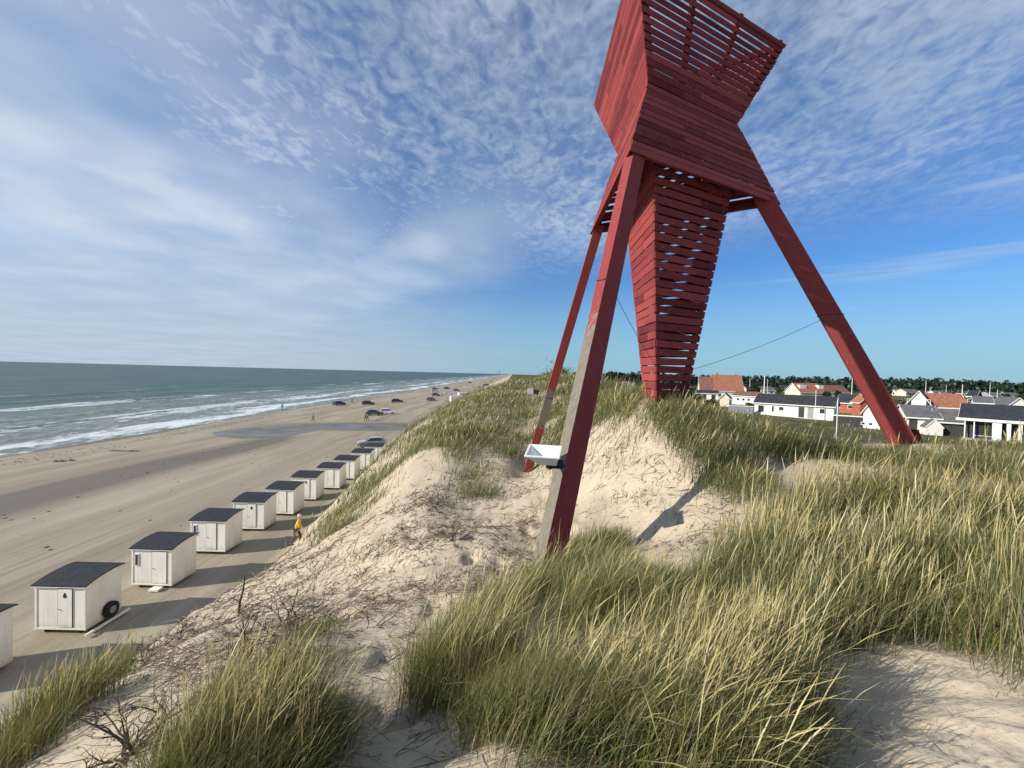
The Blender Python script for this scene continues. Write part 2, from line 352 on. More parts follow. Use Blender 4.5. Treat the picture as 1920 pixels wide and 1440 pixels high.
EDGE = [(-20, -5.4, -4.1), (0, -5.4, -4.1), (5.5, -6.2, -4.5), (7.5, -6.4, -5.1), (14, -7.3, -6.3), (20, -8.0, -6.9), (27, -8.8, -6.5), (40, -9.6, -5.8), (55, -9.8, -5.5), (120, -10, -5.2), (400, -10, -5), (2000, -10, -5)]
CP += [(e[1], e[0], e[2]) for e in EDGE]
CP = np.array(CP)
def warp(x, y): return np.arcsinh(np.asarray(x) / 4.0) * 4, np.arcsinh(np.asarray(y) / 5.0) * 5
_wx, _wy = warp(CP[:, 0], CP[:, 1])
_D = np.hypot(_wx[:, None] - _wx[None], _wy[:, None] - _wy[None])
_W = np.linalg.solve(np.block([[np.sqrt(_D**2 + .15) - .0 + 1e-9 * np.eye(len(CP)), np.ones((len(CP), 1))], [np.ones((1, len(CP))), np.zeros((1, 1))]]), np.append(CP[:, 2], 0))
def sst(e0, e1, x):
    t = np.clip((x - e0) / (e1 - e0), 0, 1); return t * t * (3 - 2 * t)
def beach_z(x, y):
    b = -12.0 - .010 * np.clip(-x - 30, 0, 30) - .016 * np.clip(-x - 58, 0, 60) + .05 * vnoise(x, y, 5, 14, 30) + .03 * vnoise(x, y, 6, 2.5, 4)
    b = b + .035 * vnoise(x, y, 8, .7) * sst(-40, -20, x)
    b = b - .12 * pool_d(x, y)
    return b
def pool_d(x, y):
    x0 = x + 4 * vnoise(x, y, 31, 9, 7); y0 = y + 4 * vnoise(x, y, 32, 9, 9)
    a = np.exp(-(((x0 + 47) / 9) ** 2 + ((y0 - 83) / 9) ** 2)); b = np.exp(-(((x0 + 34) / 13) ** 2 + ((y0 - 91 - .1 * (x0 + 34)) / 4.2) ** 2))
    return sst(.30, .55, np.maximum(a, b))
def hz(x, y, fine=True):
    x = np.asarray(x, float); y = np.asarray(y, float); shp = np.broadcast(x, y).shape
    x = np.broadcast_to(x, shp).ravel(); y = np.broadcast_to(y, shp).ravel(); out = np.empty(len(x))
    for s in range(0, len(x), 60000):
        xs, ys = x[s:s + 60000], y[s:s + 60000]; wx, wy = warp(xs, ys)
        d = np.sqrt((wx[:, None] - _wx[None]) ** 2 + (wy[:, None] - _wy[None]) ** 2 + .15)
        z = d @ _W[:-1] + _W[-1]
        r = np.hypot(xs, ys)
        z = np.where(xs > 60, -7.2 + (z + 7.2) * (1 - sst(60, 90, xs)), z)
        z = np.minimum(z, 1.2)
        if fine:
            dune = sst(-13, -6, xs) * (1 - sst(28, 45, xs))
            z = z + dune * (.34 * vnoise(xs, ys, 1, 2.3) * sst(3.5, 9, r) + .20 * vnoise(xs, ys, 2, .95) * sst(1, 5, r) + .05 * vnoise(xs, ys, 3, .33) + .020 * vnoise(xs, ys, 4, .12) + 1.0 * vnoise(xs, ys, 9, 9, 14) * sst(22, 45, ys))
            # trodden hollows
            ft = np.maximum(0, vnoise(xs, ys, 41, .26) + vnoise(xs, ys, 42, .26)) ** 1.5
            z = z - .19 * ft * dune * (1 - sst(9, 14, ys)) * (1 - .75 * sst(1.6, 2.4, xs))
            # long furrows in the bare sand at right front
            u = (xs * .80 + (ys) * -.60); v = (xs * .60 + ys * .80) + .22 * vnoise(xs, ys, 44, .5)
            z = z + .075 * np.abs(vnoise(u, v, 45, .9, .13)) * 2 * sst(1.3, 2.0, xs) * (1 - sst(4.2, 5.5, xs)) * (1 - sst(3.2, 4.2, ys))
        ex = np.interp(ys, [e[0] for e in EDGE], [e[1] for e in EDGE]); ez = np.interp(ys, [e[0] for e in EDGE], [e[2] for e in EDGE])
        rough = .35 * vnoise(xs, ys, 12, 3) + .12 * vnoise(xs, ys, 13, .8)
        sl = ez + .25 + (xs - ex) * 1.0 + rough
        zz = np.where(xs < ex + 1.2, np.minimum(z, sl), z)
        bz = beach_z(xs, ys)
        zz = np.where(xs < -5, np.maximum(zz, bz), zz)
        k = .25; zz = np.where((xs < -5) & (np.abs(zz - bz) < 1.0), bz + np.logaddexp(0, (np.minimum(z, sl) - bz) / k) * k * .999, zz)
        zz = np.where(xs < -28, bz, zz)
        out[s:s + 60000] = zz
    return out.reshape(shp)
def hz1(x, y): return float(hz(np.array([x]), np.array([y]))[0])
def hit(px, py, t0=1.2, t1=400):
    """where the line of sight through a photo pixel meets the ground"""
    d = _F + _R * ((px - 960) / F_PX) - _U * ((py - 720) / F_PX); d = np.array(d) / d.y
    t = np.exp(np.linspace(math.log(t0), math.log(t1), 900)); z = hz(d[0] * t, t); below = np.where(d[2] * t < z)[0]
    if not len(below): return None
    k = t[below[0]]; return Vector((d[0] * k, k, float(z[below[0]])))

def build_ground():
    a = 1.2
    ux = np.linspace(np.arcsinh(-160 / a), np.arcsinh(9000 / a), 760); uy = np.linspace(np.arcsinh(-14 / a), np.arcsinh(14000 / a), 620)
    xs = a * np.sinh(ux); ys = a * np.sinh(uy); X, Y = np.meshgrid(xs, ys); Z = hz(X, Y)
    Z = Z - (np.hypot(X, Y) ** 2) / 1.6e7 * 0 
    V = np.stack([X.ravel(), Y.ravel(), Z.ravel()], 1); nx, ny = len(xs), len(ys)
    i = np.arange(nx * ny).reshape(ny, nx); Q = np.stack([i[:-1, :-1], i[:-1, 1:], i[1:, 1:], i[1:, :-1]], -1).reshape(-1, 4)
    x, y, z = V.T
    beach = sst(-10.8, -11.8, z)
    wet = np.maximum(sst(-62, -69, x + 5 * vnoise(x, y, 21, 20, 30)), pool_d(x, y) * 1.0)
    halo = np.exp(-((x + 41 + 4 * vnoise(x, y, 22, 12, 30) - .0 * y) / 5.0) ** 2) * .85 * sst(8, 25, y) * (1 - sst(70, 85, y))
    halo2 = np.exp(-((x + 28 + 8 * vnoise(x, y, 24, 12, 25)) / 3.5) ** 2) * .35 * sst(20, 35, y) * (1 - sst(55, 75, y))
    band2 = np.exp(-(((x + 30) / 28) ** 2 + ((y - 92 - .1 * (x + 34)) / 9) ** 2)) * .9
    wet = np.clip(np.maximum(np.maximum(wet, halo), np.maximum(band2, halo2)), 0, 1) * (x < -13)
    veg = sst(24, 36, x) + sst(60, 110, y) * sst(-6, 0, x) * .8
    veg = np.maximum(veg, sst(18, 30, y) * sst(-6, -2, x) * .55 + sst(10, 15, y) * sst(4, 7, x) * .5)
    veg = np.clip(veg, 0, 1)
    me = np_mesh('ground', V, Q, [M['sand']], np.stack([beach, wet, veg], 1), smooth=True)
    o = bpy.data.objects.new('ground', me); C.objects.link(o); tag(o, kind='structure')
build_ground()

def build_sea():
    a = 40.
    gx = -66 - np.concatenate([np.linspace(0, 120, 150), 120 + np.geomspace(2, 40000, 50)])
    gy = np.concatenate([-np.geomspace(4000, 5, 12), np.linspace(0, 400, 260), 400 + np.geomspace(3, 45000, 60)])
    X, Y = np.meshgrid(gx, gy); Z = np.full_like(X, -12.42)
    xw = X + 13 * vnoise(X, Y, 61, 40, 60)
    near = (1 - sst(300, 900, Y))
    for c, w, h in ((-89, 2.2, .38), (-101, 2.4, .3), (-128, 2.6, .5), (-150, 3, .4), (-176, 3, .35)):
        Z += h * np.exp(-((xw - c) / w) ** 2) * (1 + 1.2 * vnoise(X, Y, 62, 8, 20)) * near
    Z += .16 * vnoise(X, Y, 63, 3, 9) * near * sst(-72, -85, X)
    V = np.stack([X.ravel(), Y.ravel(), Z.ravel()], 1); nx, ny = len(gx), len(gy)
    i = np.arange(nx * ny).reshape(ny, nx); Q = np.stack([i[:-1, :-1], i[1:, :-1], i[1:, 1:], i[:-1, 1:]], -1).reshape(-1, 4)
    o = bpy.data.objects.new('sea', np_mesh('sea', V, Q, [M['sea']], smooth=True)); C.objects.link(o); tag(o, kind='structure')
build_sea()
def build_pool():
    xs = np.arange(-66, -14, .6); ys = np.arange(66, 108, .6); X, Y = np.meshgrid(xs, ys)
    Z = -12.0 - .010 * np.clip(-X - 30, 0, 30) - .016 * np.clip(-X - 58, 0, 60) - .065
    keep = pool_d(X, Y) > .35; V = np.stack([X.ravel(), Y.ravel(), Z.ravel()], 1); nx, ny = len(xs), len(ys)
    i = np.arange(nx * ny).reshape(ny, nx); k = keep[:-1, :-1] | keep[1:, 1:] | keep[:-1, 1:] | keep[1:, :-1]
    Q = np.stack([i[:-1, :-1], i[:-1, 1:], i[1:, 1:], i[1:, :-1]], -1)[k]
    o = bpy.data.objects.new('tidal_pool', np_mesh('tidal_pool', V, Q, [M['pool']], smooth=True)); C.objects.link(o); tag(o, kind='structure')
build_pool()

# ------------------------------------------------------------------ the seamark: hourglass box of red planks on a spindle and three legs
TC, PHI = Vector((4.07, 12.0, 0)), R(-121.7)
def tri(r, z, k, c=TC):                                 # k 0 near left, 1 right, 2 far left
    t = PHI + k * 2 * math.pi / 3
    return Vector((c.x + r * math.cos(t), c.y + r * math.sin(t), z))
RB, ZB, RW, ZW, RT, ZT = 3.155, 4.84, 1.90, 7.00, 3.165, 9.23
def plank_face(name, parent, p00, p01, p10, p11, n, gap, thick=.03, out=None, jitter=.006, over=.03, joints=2, skip=()):
    """n boards between the bottom edge p00-p01 and the top edge p10-p11"""
    bm = bmesh.new(); cl = bm.loops.layers.float_color.new('col')
    nrm = (p01 - p00).cross(p10 - p00).normalized()
    if nrm.dot(out) < 0: nrm = -nrm
    for k in range(n):
        if k in skip: continue
        g_ = gap(k / n) if callable(gap) else gap; t0, t1 = k / n, (k + 1 - g_) / n
        a0, b0 = p00.lerp(p10, t0), p01.lerp(p11, t0); a1, b1 = p00.lerp(p10, t1), p01.lerp(p11, t1)
        d = (b0 - a0).normalized()
        cuts = [0] + sorted(random.uniform(.25, .75) for _ in range(random.choice([0, 1, joints]))) + [1]
        for c0, c1 in zip(cuts[:-1], cuts[1:]):
            e0 = -over * random.uniform(.4, 1.4) if c0 == 0 else .004; e1 = over * random.uniform(.4, 1.4) if c1 == 1 else -.004
            dz = Vector((0, 0, random.uniform(-jitter, jitter))); dz2 = Vector((0, 0, random.uniform(-jitter, jitter))); off = nrm * random.uniform(0, .006)
            q = [a0.lerp(b0, c0) + d * e0 + dz, a0.lerp(b0, c1) + d * e1 + dz2, a1.lerp(b1, c1) + d * e1 + dz2, a1.lerp(b1, c0) + d * e0 + dz]
            v = hexa(bm, [p + off for p in q] + [p + off + nrm * thick for p in q])
            tone = random.random()
            for vv in v:
                for f in vv.link_faces:
                    for l in f.loops: l[cl] = (tone, random.uniform(.0, .12), 0, 1)
    return obj(name, bm, M['red'], parent)
def colour_all(o, fn):
    me = o.data
    a = me.color_attributes.new('col', 'FLOAT_COLOR', 'CORNER') if 'col' not in me.color_attributes else me.color_attributes['col']
    for p in me.polygons:
        for li in p.loop_indices: a.data[li].color = (*fn(p, me.vertices[me.loops[li].vertex_index].co), 1)
def build_seamark():
    root = empty('seamark', (0, 0, 0), 0, 'tall red timber beacon on three legs with an hourglass of boards, standing on the dune', 'sea mark')
    ga = PHI + math.pi / 3                                # outward direction of side A-B
    for k, nm in ((0, 'shaded side'), (1, 'landward side'), (2, 'sunlit seaward side')):
        k2 = (k + 1) % 3; ang = PHI + math.pi / 3 + k * 2 * math.pi / 3; out = Vector((math.cos(ang), math.sin(ang), 0))
        plank_face('lower_box_cladding', root, tri(RB, ZB, k), tri(RB, ZB, k2), tri(RW, ZW, k), tri(RW, ZW, k2), 13, (lambda t: .42 if t < .6 else .2) if k == 1 else (lambda t: .045) if k == 2 else (lambda t: random.uniform(.08, .24)), out=out, joints=1, over=.04)
        plank_face('upper_box_cladding', root, tri(RW, ZW + .03, k), tri(RW, ZW + .03, k2), tri(RT, ZT, k), tri(RT, ZT, k2), 15, (lambda t: .045) if k == 2 else lambda t: (.12 + .26 * min(1, max(0, t - .1) * 1.8)) * random.uniform(.8, 1.2), out=out, over=.04)
    # studs inside the boards
    bm = bmesh.new()
    for k in range(3):
        k2 = (k + 1) % 3; ang = PHI + math.pi / 3 + k * 2 * math.pi / 3; n = Vector((math.cos(ang), math.sin(ang), 0))
        for t in (.02, .34, .66, .98):
            for (r0, z0, r1, z1) in ((RB - .1, ZB + .02, RW - .1, ZW), (RW - .1, ZW + .04, RT - .1, ZT - .01)):
                a = tri(r0, z0, k).lerp(tri(r0, z0, k2), t); b = tri(r1, z1, k).lerp(tri(r1, z1, k2), t)
                beam(bm, a, b, n, .09, .13)
        for r, z in ((RB - .14, ZB + .1), (RW - .14, ZW), (RT - .14, ZT - .12)):
            a, b = tri(r, z, k), tri(r, z, k2); d = (b - a).normalized(); o_ = Vector((0, 0, .07)); s = n * .05
            hexa(bm, [a - s - o_, a + s - o_, a + s + o_, a - s + o_, b - s - o_, b + s - o_, b + s + o_, b - s + o_])
    fr = obj('frame', bm, M['red'], root); colour_all(fr, lambda p, c: (.1, .1, 0))  # low tone paints the shade inside the box into the studs
    # boarded ceiling grid near the base of the box
    bm = bmesh.new()
    for i in range(5):
        t = i / 5 * .7
        a, b = tri(RB - .3, ZB + .22, 1).lerp(tri(RB - .3, ZB + .22, 0), t), tri(RB - .3, ZB + .22, 2).lerp(tri(RB - .3, ZB + .22, 0), t)
        d = (b - a).normalized(); s = Vector((-d.y, d.x, 0)) * .07; o_ = Vector((0, 0, .02))
        hexa(bm, [a - s - o_, a + s - o_, a + s + o_, a - s + o_, b - s - o_, b + s - o_, b + s + o_, b - s + o_])
    fl = obj('floor_joist', bm, M['red'], root); colour_all(fl, lambda p, c: (.0, .0, 0))  # darkest tone, interior shade put into the colour of the joists
    # spindle
    SC = Vector((4.16, 11.86, 0)); z0, z1 = -.95, 5.6; r_ = lambda z: .735 + (z) * (1.60 - .735) / 4.84
    for k in range(3):
        k2 = (k + 1) % 3; ang = PHI + math.pi / 3 + k * 2 * math.pi / 3; out = Vector((math.cos(ang), math.sin(ang), 0))
        plank_face('spindle_cladding', root, tri(r_(z0), z0, k, SC), tri(r_(z0), z0, k2, SC), tri(r_(z1), z1, k, SC), tri(r_(z1), z1, k2, SC), 30, lambda t: random.uniform(.17, .27) if k != 2 else random.uniform(.08, .15), out=out, over=.028, joints=0, jitter=.012)
    bm = bmesh.new()
    for k in range(3):
        ang = PHI + k * 2 * math.pi / 3; n = Vector((math.cos(ang), math.sin(ang), 0))
        beam(bm, tri(r_(z0) - .10, z0, k, SC), tri(r_(z1) - .10, z1, k, SC), n, .13, .13)
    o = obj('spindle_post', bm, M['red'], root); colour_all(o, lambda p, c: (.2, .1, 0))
    # legs
    feet = ((.52, 6.27, -3.25), (11.05, 11.78, -2.0), (.67, 18.35, -4.5))
    tops = [tri(RB - .22, ZB + 1.0, k) for k in range(3)]
    legpt = []
    for k in range(3):
        ang = PHI + math.pi / 3 + k * 2 * math.pi / 3; n = Vector((math.cos(ang), math.sin(ang), 0))
        foot = Vector(feet[k]); cor = tri(RB - .34, ZB, k); top = cor + (cor - foot).normalized() * .16
        bm = bmesh.new(); 
        if k == 0: n = Matrix.Rotation(R(3), 3, 'Z') @ n
        beam(bm, foot, top, n, (.23, .40, .33)[k], (.42, .60, .40)[k], (.26, .36, .30)[k], (.36, .46, .30)[k])
        bmesh.ops.subdivide_edges(bm, edges=[e for e in bm.edges if abs(e.verts[0].co.z - e.verts[1].co.z) > 3], cuts=24, use_grid_fill=True)
        lo = obj('leg', bm, M['red'], root)
        def wr(p, c, k=k):
            nx = p.normal.x
            h = c.z
            if k == 0: w = (.95 if h < -.2 else max(0, .95 - (h + .2) * .36)) if nx < -.3 else .06
            elif k == 2: w = (.85 if h < -1.2 else max(0, .85 - (h + 1.2) * .6)) if (nx < .2) else .06
            else: w = .32 if h < 2 else .2
            if k == 2 and h < -2.2: w = .35
            return (.75 if k == 1 else .62, w, 0)
        colour_all(lo, wr)
        lo['label'] = ('near leg with bare grey wood on its sunlit side', 'landward leg fully red', 'seaward rear leg worn grey near its foot')[k]
        legpt.append((foot, top))
    # iron shoe beside the landward leg
    bm = bmesh.new()
    beam(bm, Vector((11.42, 11.85, -2.1)), Vector((11.18, 11.85, -1.25)), (0, 1, 0), .20, .20, .14, .10)
    o = obj('anchor_post', bm, M['red'], root); colour_all(o, lambda p, c: (.05, .25, 0))
    # tie wires from each leg to the spindle
    for k, (tl, zs, sag) in enumerate(((.62, .3, .08), (.55, .25, .10), (.38, .2, .08))):
        a = legpt[k][0].lerp(legpt[k][1], tl); b = tri(r_(zs) , zs, k, SC)
        bm = bmesh.new(); tube(bm, [a.lerp(b, t) - Vector((0, 0, sag * 4 * t * (1 - t))) for t in np.linspace(0, 1, 14)], .006, 5)
        obj('tie_wire', bm, M['rope'], root)
    for k in range(3):                                    # collars where the wires hold the legs
        a = legpt[k][0].lerp(legpt[k][1], (.62, .55, .38)[k]); d = (legpt[k][1] - legpt[k][0]).normalized()
        ang = PHI + math.pi / 3 + k * 2 * math.pi / 3; n = Vector((math.cos(ang), math.sin(ang), 0))
        if k == 0: n = Matrix.Rotation(R(3), 3, 'Z') @ n
        bm = bmesh.new(); beam(bm, a - d * .012, a + d * .012, n, (.24, .40, .335)[k], (.42, .565, .385)[k]); obj('wire_collar', bm, M['rope'], root)
    return root
build_seamark()

def build_basin():
    c = Vector((.52, 6.62, -1.17))
    root = empty('wash_basin', c, R(-12), 'pale enamel basin fixed to the near leg of the red beacon', 'basin')
    root.rotation_euler = (R(14), 0, R(-12))
    bm = bmesh.new(); W, D, H, t = .54, .46, .19, .035
    o = [(-W/2, -D/2), (W/2, -D/2), (W/2, D/2), (-W/2, D/2)]
    def ring(s, z, ox=0): return [bm.verts.new((x * s + ox, y * s, z)) for x, y in o]
    r0 = ring(.52, -H, .07); r1 = ring(.92, -.03); r2 = ring(1, -.03); r3 = ring(1, 0); r4 = ring(.87, 0); r5 = ring(.50, -H + .04, .05)
    for a, b in ((r0, r1), (r1, r2), (r2, r3), (r3, r4), (r4, r5)):
        for k in range(4): bm.faces.new((a[k], a[(k + 1) % 4], b[(k + 1) % 4], b[k]))
    bm.faces.new(r0[::-1]); bm.faces.new(r5)
    b_ = obj('bowl', bm, M['basin'], root); md = b_.modifiers.new('bevel', 'BEVEL'); md.width = .012; md.segments = 2
    bm = bmesh.new(); tube(bm, [(.10, 0, -H - .001), (.10, 0, -H - .06), (.10, .0, -H - .10)], [.05, .045, .045], 10); tube(bm, [(.10, 0, -H - .08), (.30, .10, -H - .09)], .035, 8)
    obj('waste_pipe', bm, M['black'], root)
    bm = bmesh.new(); box(bm, (.17, .02, -H - .035), (.26, .20, .06)); obj('bracket', bm, M['black'], root)
build_basin()

# ------------------------------------------------------------------ bathing huts
def hut(i, x_right, y_front, depth, w, h, style, label):
    x0 = x_right - w / 2; zb = hz1(x0, y_front + depth / 2) + .12
    root = empty('beach_hut', (x0, y_front, zb), R(random.uniform(-1.5, 1.5)), label, 'beach hut', 'white bathing huts in a row below the dune')
    n = 10; arch = lambda t: h + .20 * (1 - (1 - t * 1.25) ** 2)
    bm = bmesh.new()                                       # walls: side profile with a curved top, drawn across the width
    prof = [(0, .06)] + [(t * depth, arch(t)) for t in np.linspace(0, 1, n)] + [(depth, .06)]
    L = [bm.verts.new((-w/2, y, z)) for y, z in prof]; Rr = [bm.verts.new((w/2, y, z)) for y, z in prof]
    bm.faces.new(L); bm.faces.new(Rr[::-1])
    for k in range(len(prof)): bm.faces.new((L[k], Rr[k], Rr[(k + 1) % len(prof)], L[(k + 1) % len(prof)]))
    obj('wall', bm, M['hut_white'], root)
    bm = bmesh.new(); ov = .10
    ts = np.linspace(-.06, 1.06, 12); top = [(t * depth, arch(min(max(t, 0), 1)) + .055 - (.03 if t < 0 or t > 1 else 0)) for t in ts]
    a = [bm.verts.new((-w/2 - ov, y, z)) for y, z in top]; b = [bm.verts.new((w/2 + ov, y, z)) for y, z in top]
    a2 = [bm.verts.new((-w/2 - ov, y, z - .05)) for y, z in top]; b2 = [bm.verts.new((w/2 + ov, y, z - .05)) for y, z in top]
    for k in range(len(top) - 1):
        bm.faces.new((a[k], b[k], b[k+1], a[k+1])); bm.faces.new((a2[k], a2[k+1], b2[k+1], b2[k])); bm.faces.new((a[k], a[k+1], a2[k+1], a2[k])); bm.faces.new((b[k], b2[k], b2[k+1], b[k+1]))
    bm.faces.new((a[0], a2[0], b2[0], b[0])); bm.faces.new((a[-1], b[-1], b2[-1], a2[-1]))
    obj('roof', bm, M['felt'], root)
    bm = bmesh.new(); box(bm, (0, -.075, h - .035), (w + .18, .03, .085))
    obj('fascia', bm, M['hut_trim'], root)
    bm = bmesh.new()
    for sx in (-w/2 + .03, w/2 - .03): box(bm, (sx, -.012, h/2 + .01), (.09, .024, h - .12))
    box(bm, (0, -.014, .12), (w - .16, .02, .08)); obj('corner_board', bm, M['hut_trim'], root)
    bm = bmesh.new()
    bm.free()
    for sx in (-w*.32, w*.32):
        bm = bmesh.new(); box(bm, (sx, depth*.5, .0), (.12, depth*.96, .12)); obj('runner', bm, M['black'], root)
    # door
    dw, dx = (.62, .22) if style != 1 else (.78, .42)
    dh = h - .34; bm = bmesh.new(); box(bm, (dx, -.018, .20 + dh/2), (dw, .030, dh)); d = obj('door', bm, M['hut_white'], root)
    bm = bmesh.new()
    for sx in (-1, 1): box(bm, (dx + sx * (dw/2 + .008), -.017, .20 + dh/2), (.014, .022, dh + .02))
    box(bm, (dx, -.017, .20 + dh + .008), (dw + .03, .022, .014)); obj('door_gap', bm, M['gap'], d)
    bm = bmesh.new(); tube(bm, [(dx - dw/2 + .07, -.04, 1.0), (dx - dw/2 + .07, -.075, 1.0)], .028, 8); obj('door_knob', bm, M['steel'], d)
    if style in (0, 3, 5):
        bm = bmesh.new(); q = [(0, .13), (.055, .04), (.075, -.05), (.03, -.11), (-.03, -.11), (-.075, -.05), (-.055, .04)]
        f1 = [bm.verts.new((dx + a_, -.036, dh - .10 + b_)) for a_, b_ in q]; f2 = [bm.verts.new((dx + a_, -.045, dh - .10 + b_)) for a_, b_ in q]
        bm.faces.new(f1[::-1]); bm.faces.new(f2)
        for k in range(7): bm.faces.new((f1[k], f1[(k+1) % 7], f2[(k+1) % 7], f2[k]))
        obj('door_window', bm, M['gap'], d)
    if style in (1, 2, 5):
        wx = -w/2 + .27; bm = bmesh.new(); box(bm, (wx, -.02, h - .62), (.20, .036, .66)); wf = obj('window', bm, M['hut_trim'], root)
        bm = bmesh.new(); box(bm, (wx, -.042, h - .62), (.12, .014, .56)); obj('pane', bm, M['glass'], wf)
    if style == 1:
        bm = bmesh.new(); box(bm, (dx, -.24, -.0), (.5, .36, .10)); obj('step', bm, M['hut_trim'], root)
    if style == 0:
        bm = bmesh.new(); y = depth * .62
        tube(bm, [(w/2 + .04, y, .42), (w/2 + .20, y, .42)], .36, 20); wh = obj('wheel', bm, M['black'], root)
        bm = bmesh.new(); tube(bm, [(w/2 + .201, y, .42), (w/2 + .23, y, .42)], .16, 14); obj('rim', bm, M['steel'], wh)
        bm = bmesh.new(); box(bm, (w/2 + .30, depth*.45, .02), (.10, depth*1.25, .08)); obj('side_rail', bm, M['hut_trim'], root)
    return root
def hut_xy(px, py): p = atz(px, py, -11.93); return p.x, p.y
HL = [('white bathing hut cut off by the left edge, nearest of the row', 4), ('white bathing hut with a wheel at its side, second from the left edge', 0),
      ('white bathing hut with a slim dark window and a step, third in the row', 1), ('white bathing hut with a slim dark window beside the shaded wall, fourth in the row', 2),
      ('white bathing hut with a dark drop-shaped hole in its door, fifth in the row', 3), ('plain white bathing hut with tall door boards, sixth in the row', 4),
      ('white bathing hut with slim window and hole in its door, seventh in the row', 5), ('plain white bathing hut, eighth in the row', 4),
      ('narrow looking white bathing hut in front of the last ones, ninth in the row', 4), ('white bathing hut half behind the dune edge, tenth in the row', 4), ('last bathing hut, almost hidden behind the dune edge near the silver car', 4)]
HP = [None, (160, 1187), (322, 1102), (422, 1038), (494, 995), (550, 966), (592, 938), (636, 917), (664, 899), (693, 882), None]
for i, p in enumerate(HP):
    if i == 0: x, y = -19.4, 14.9
    elif i == 10: x, y = atz(716, 868, -11.93).x, atz(716, 868, -11.93).y
    else: x, y = hut_xy(*p)
    hut(i, x, y, 1.75, 2.2 if i not in (2, 9) else 2.15, 2.06, HL[i][1], HL[i][0])

# ------------------------------------------------------------------ cars and vans on the beach
def paint(name, c, r=.3): return mat(name, c, r, .03, 2, spec=.5, coat=.4)
CARP = {'black': paint('black_paint', (.012, .012, .014)), 'silver': paint('silver_paint', (.36, .37, .39)), 'white': paint('car_white', (.74, .74, .73)),
        'grey': paint('grey_paint', (.13, .13, .15)), 'red': paint('car_red', (.33, .05, .05)), 'brown': paint('brown_paint', (.05, .035, .045))}
M['lamp_glass'] = mat('lamp_glass', (.75, .75, .72), .15, .05, 3, spec=.6)
def car(x, y, rz, col, kind, label, group='cars parked on the beach'):
    z = hz1(x, y); root = empty('parked_car' if kind != 'van' else 'camper_van', (x, y, z), rz, label, 'car' if kind != 'van' else 'van', group)
    L, W = (4.4, 1.78) if kind != 'van' else (5.8, 2.1)
    if kind == 'van': low = [(-2.9, .35), (-2.9, 2.55), (1.7, 2.75), (2.1, 1.9), (2.75, 1.15), (2.9, .8), (2.9, .35)]; win = [(1.35, 1.35), (1.55, 2.15), (1.86, 1.95), (2.42, 1.35)]
    else: low = [(-2.2, .30), (-2.2, .85), (-2.05, 1.0), (-1.95, 1.05), (-1.5, 1.48), (-.9, 1.56), (.25, 1.52), (1.0, 1.02), (1.9, .86), (2.18, .70), (2.2, .30)]; win = [(-1.75, 1.03), (-1.42, 1.40), (-.9, 1.47), (.2, 1.44), (.82, 1.03)]
    bm = bmesh.new(); n = len(low)
    inset = lambda zz: W/2 - (.16 * max(0, zz - 1.0) if kind != 'van' else .03 * zz)
    a = [bm.verts.new((px_, -inset(pz), pz)) for px_, pz in low]; b = [bm.verts.new((px_, inset(pz), pz)) for px_, pz in low]
    bm.faces.new(a); bm.faces.new(b[::-1])
    for k in range(n): bm.faces.new((a[k], b[k], b[(k+1) % n], a[(k+1) % n]))
    body = obj('body', bm, CARP[col], root); md = body.modifiers.new('bevel', 'BEVEL'); md.width = .06; md.segments = 2
    bm = bmesh.new()
    for s in (-1, 1):
        f = [bm.verts.new((px_, s * (inset(pz) + .012), pz)) for px_, pz in win]; g = [bm.verts.new((px_, s * (inset(pz) - .05), pz)) for px_, pz in win]
        bm.faces.new(f); bm.faces.new(g[::-1])
        for k in range(len(win)): bm.faces.new((f[k], f[(k+1) % len(win)], g[(k+1) % len(win)], g[k]))
    obj('side_windows', bm, M['glass'], root)
    ws = [(.97, 1.06, .30, 1.5)] if kind != 'van' else [(2.68, 1.24, 2.12, 1.92)]
    for x0, z0, x1, z1 in ws + ([(-1.98, 1.06, -1.52, 1.45)] if kind != 'van' else []):
        bm = bmesh.new(); s = 1 if x0 > 0 else -1
        q = [(x0 + .02 * s, -W/2 + .15, z0 + .02), (x0 + .02 * s, W/2 - .15, z0 + .02), (x1 + .02 * s, W/2 - .22, z1 + .01), (x1 + .02 * s, -W/2 + .22, z1 + .01)]
        hexa(bm, [Vector(p) for p in q] + [Vector(p) - Vector((.06 * s, 0, .04)) for p in q]); obj('windscreen' if x0 > 0 else 'rear_window', bm, M['glass'], root)
    wb = L * .31
    for sx in (-1, 1):
        for sy in (-1, 1):
            bm = bmesh.new(); tube(bm, [(sx * wb, sy * (W/2 - .16), .33), (sx * wb, sy * (W/2 + .03), .33)], .33, 16); w_ = obj('wheel', bm, M['black'], root)
            bm = bmesh.new(); tube(bm, [(sx * wb, sy * (W/2 + .031), .33), (sx * wb, sy * (W/2 + .045), .33)], .18, 12); obj('rim', bm, M['steel'], w_)
    for sy in (-1, 1):
        bm = bmesh.new(); box(bm, (L/2 - .0, sy * (W/2 - .32), .68), (.07, .34, .14)); obj('headlight', bm, M['lamp_glass'], root)
    return root
def on_beach(px, py): return atz(px, py, -12.0)
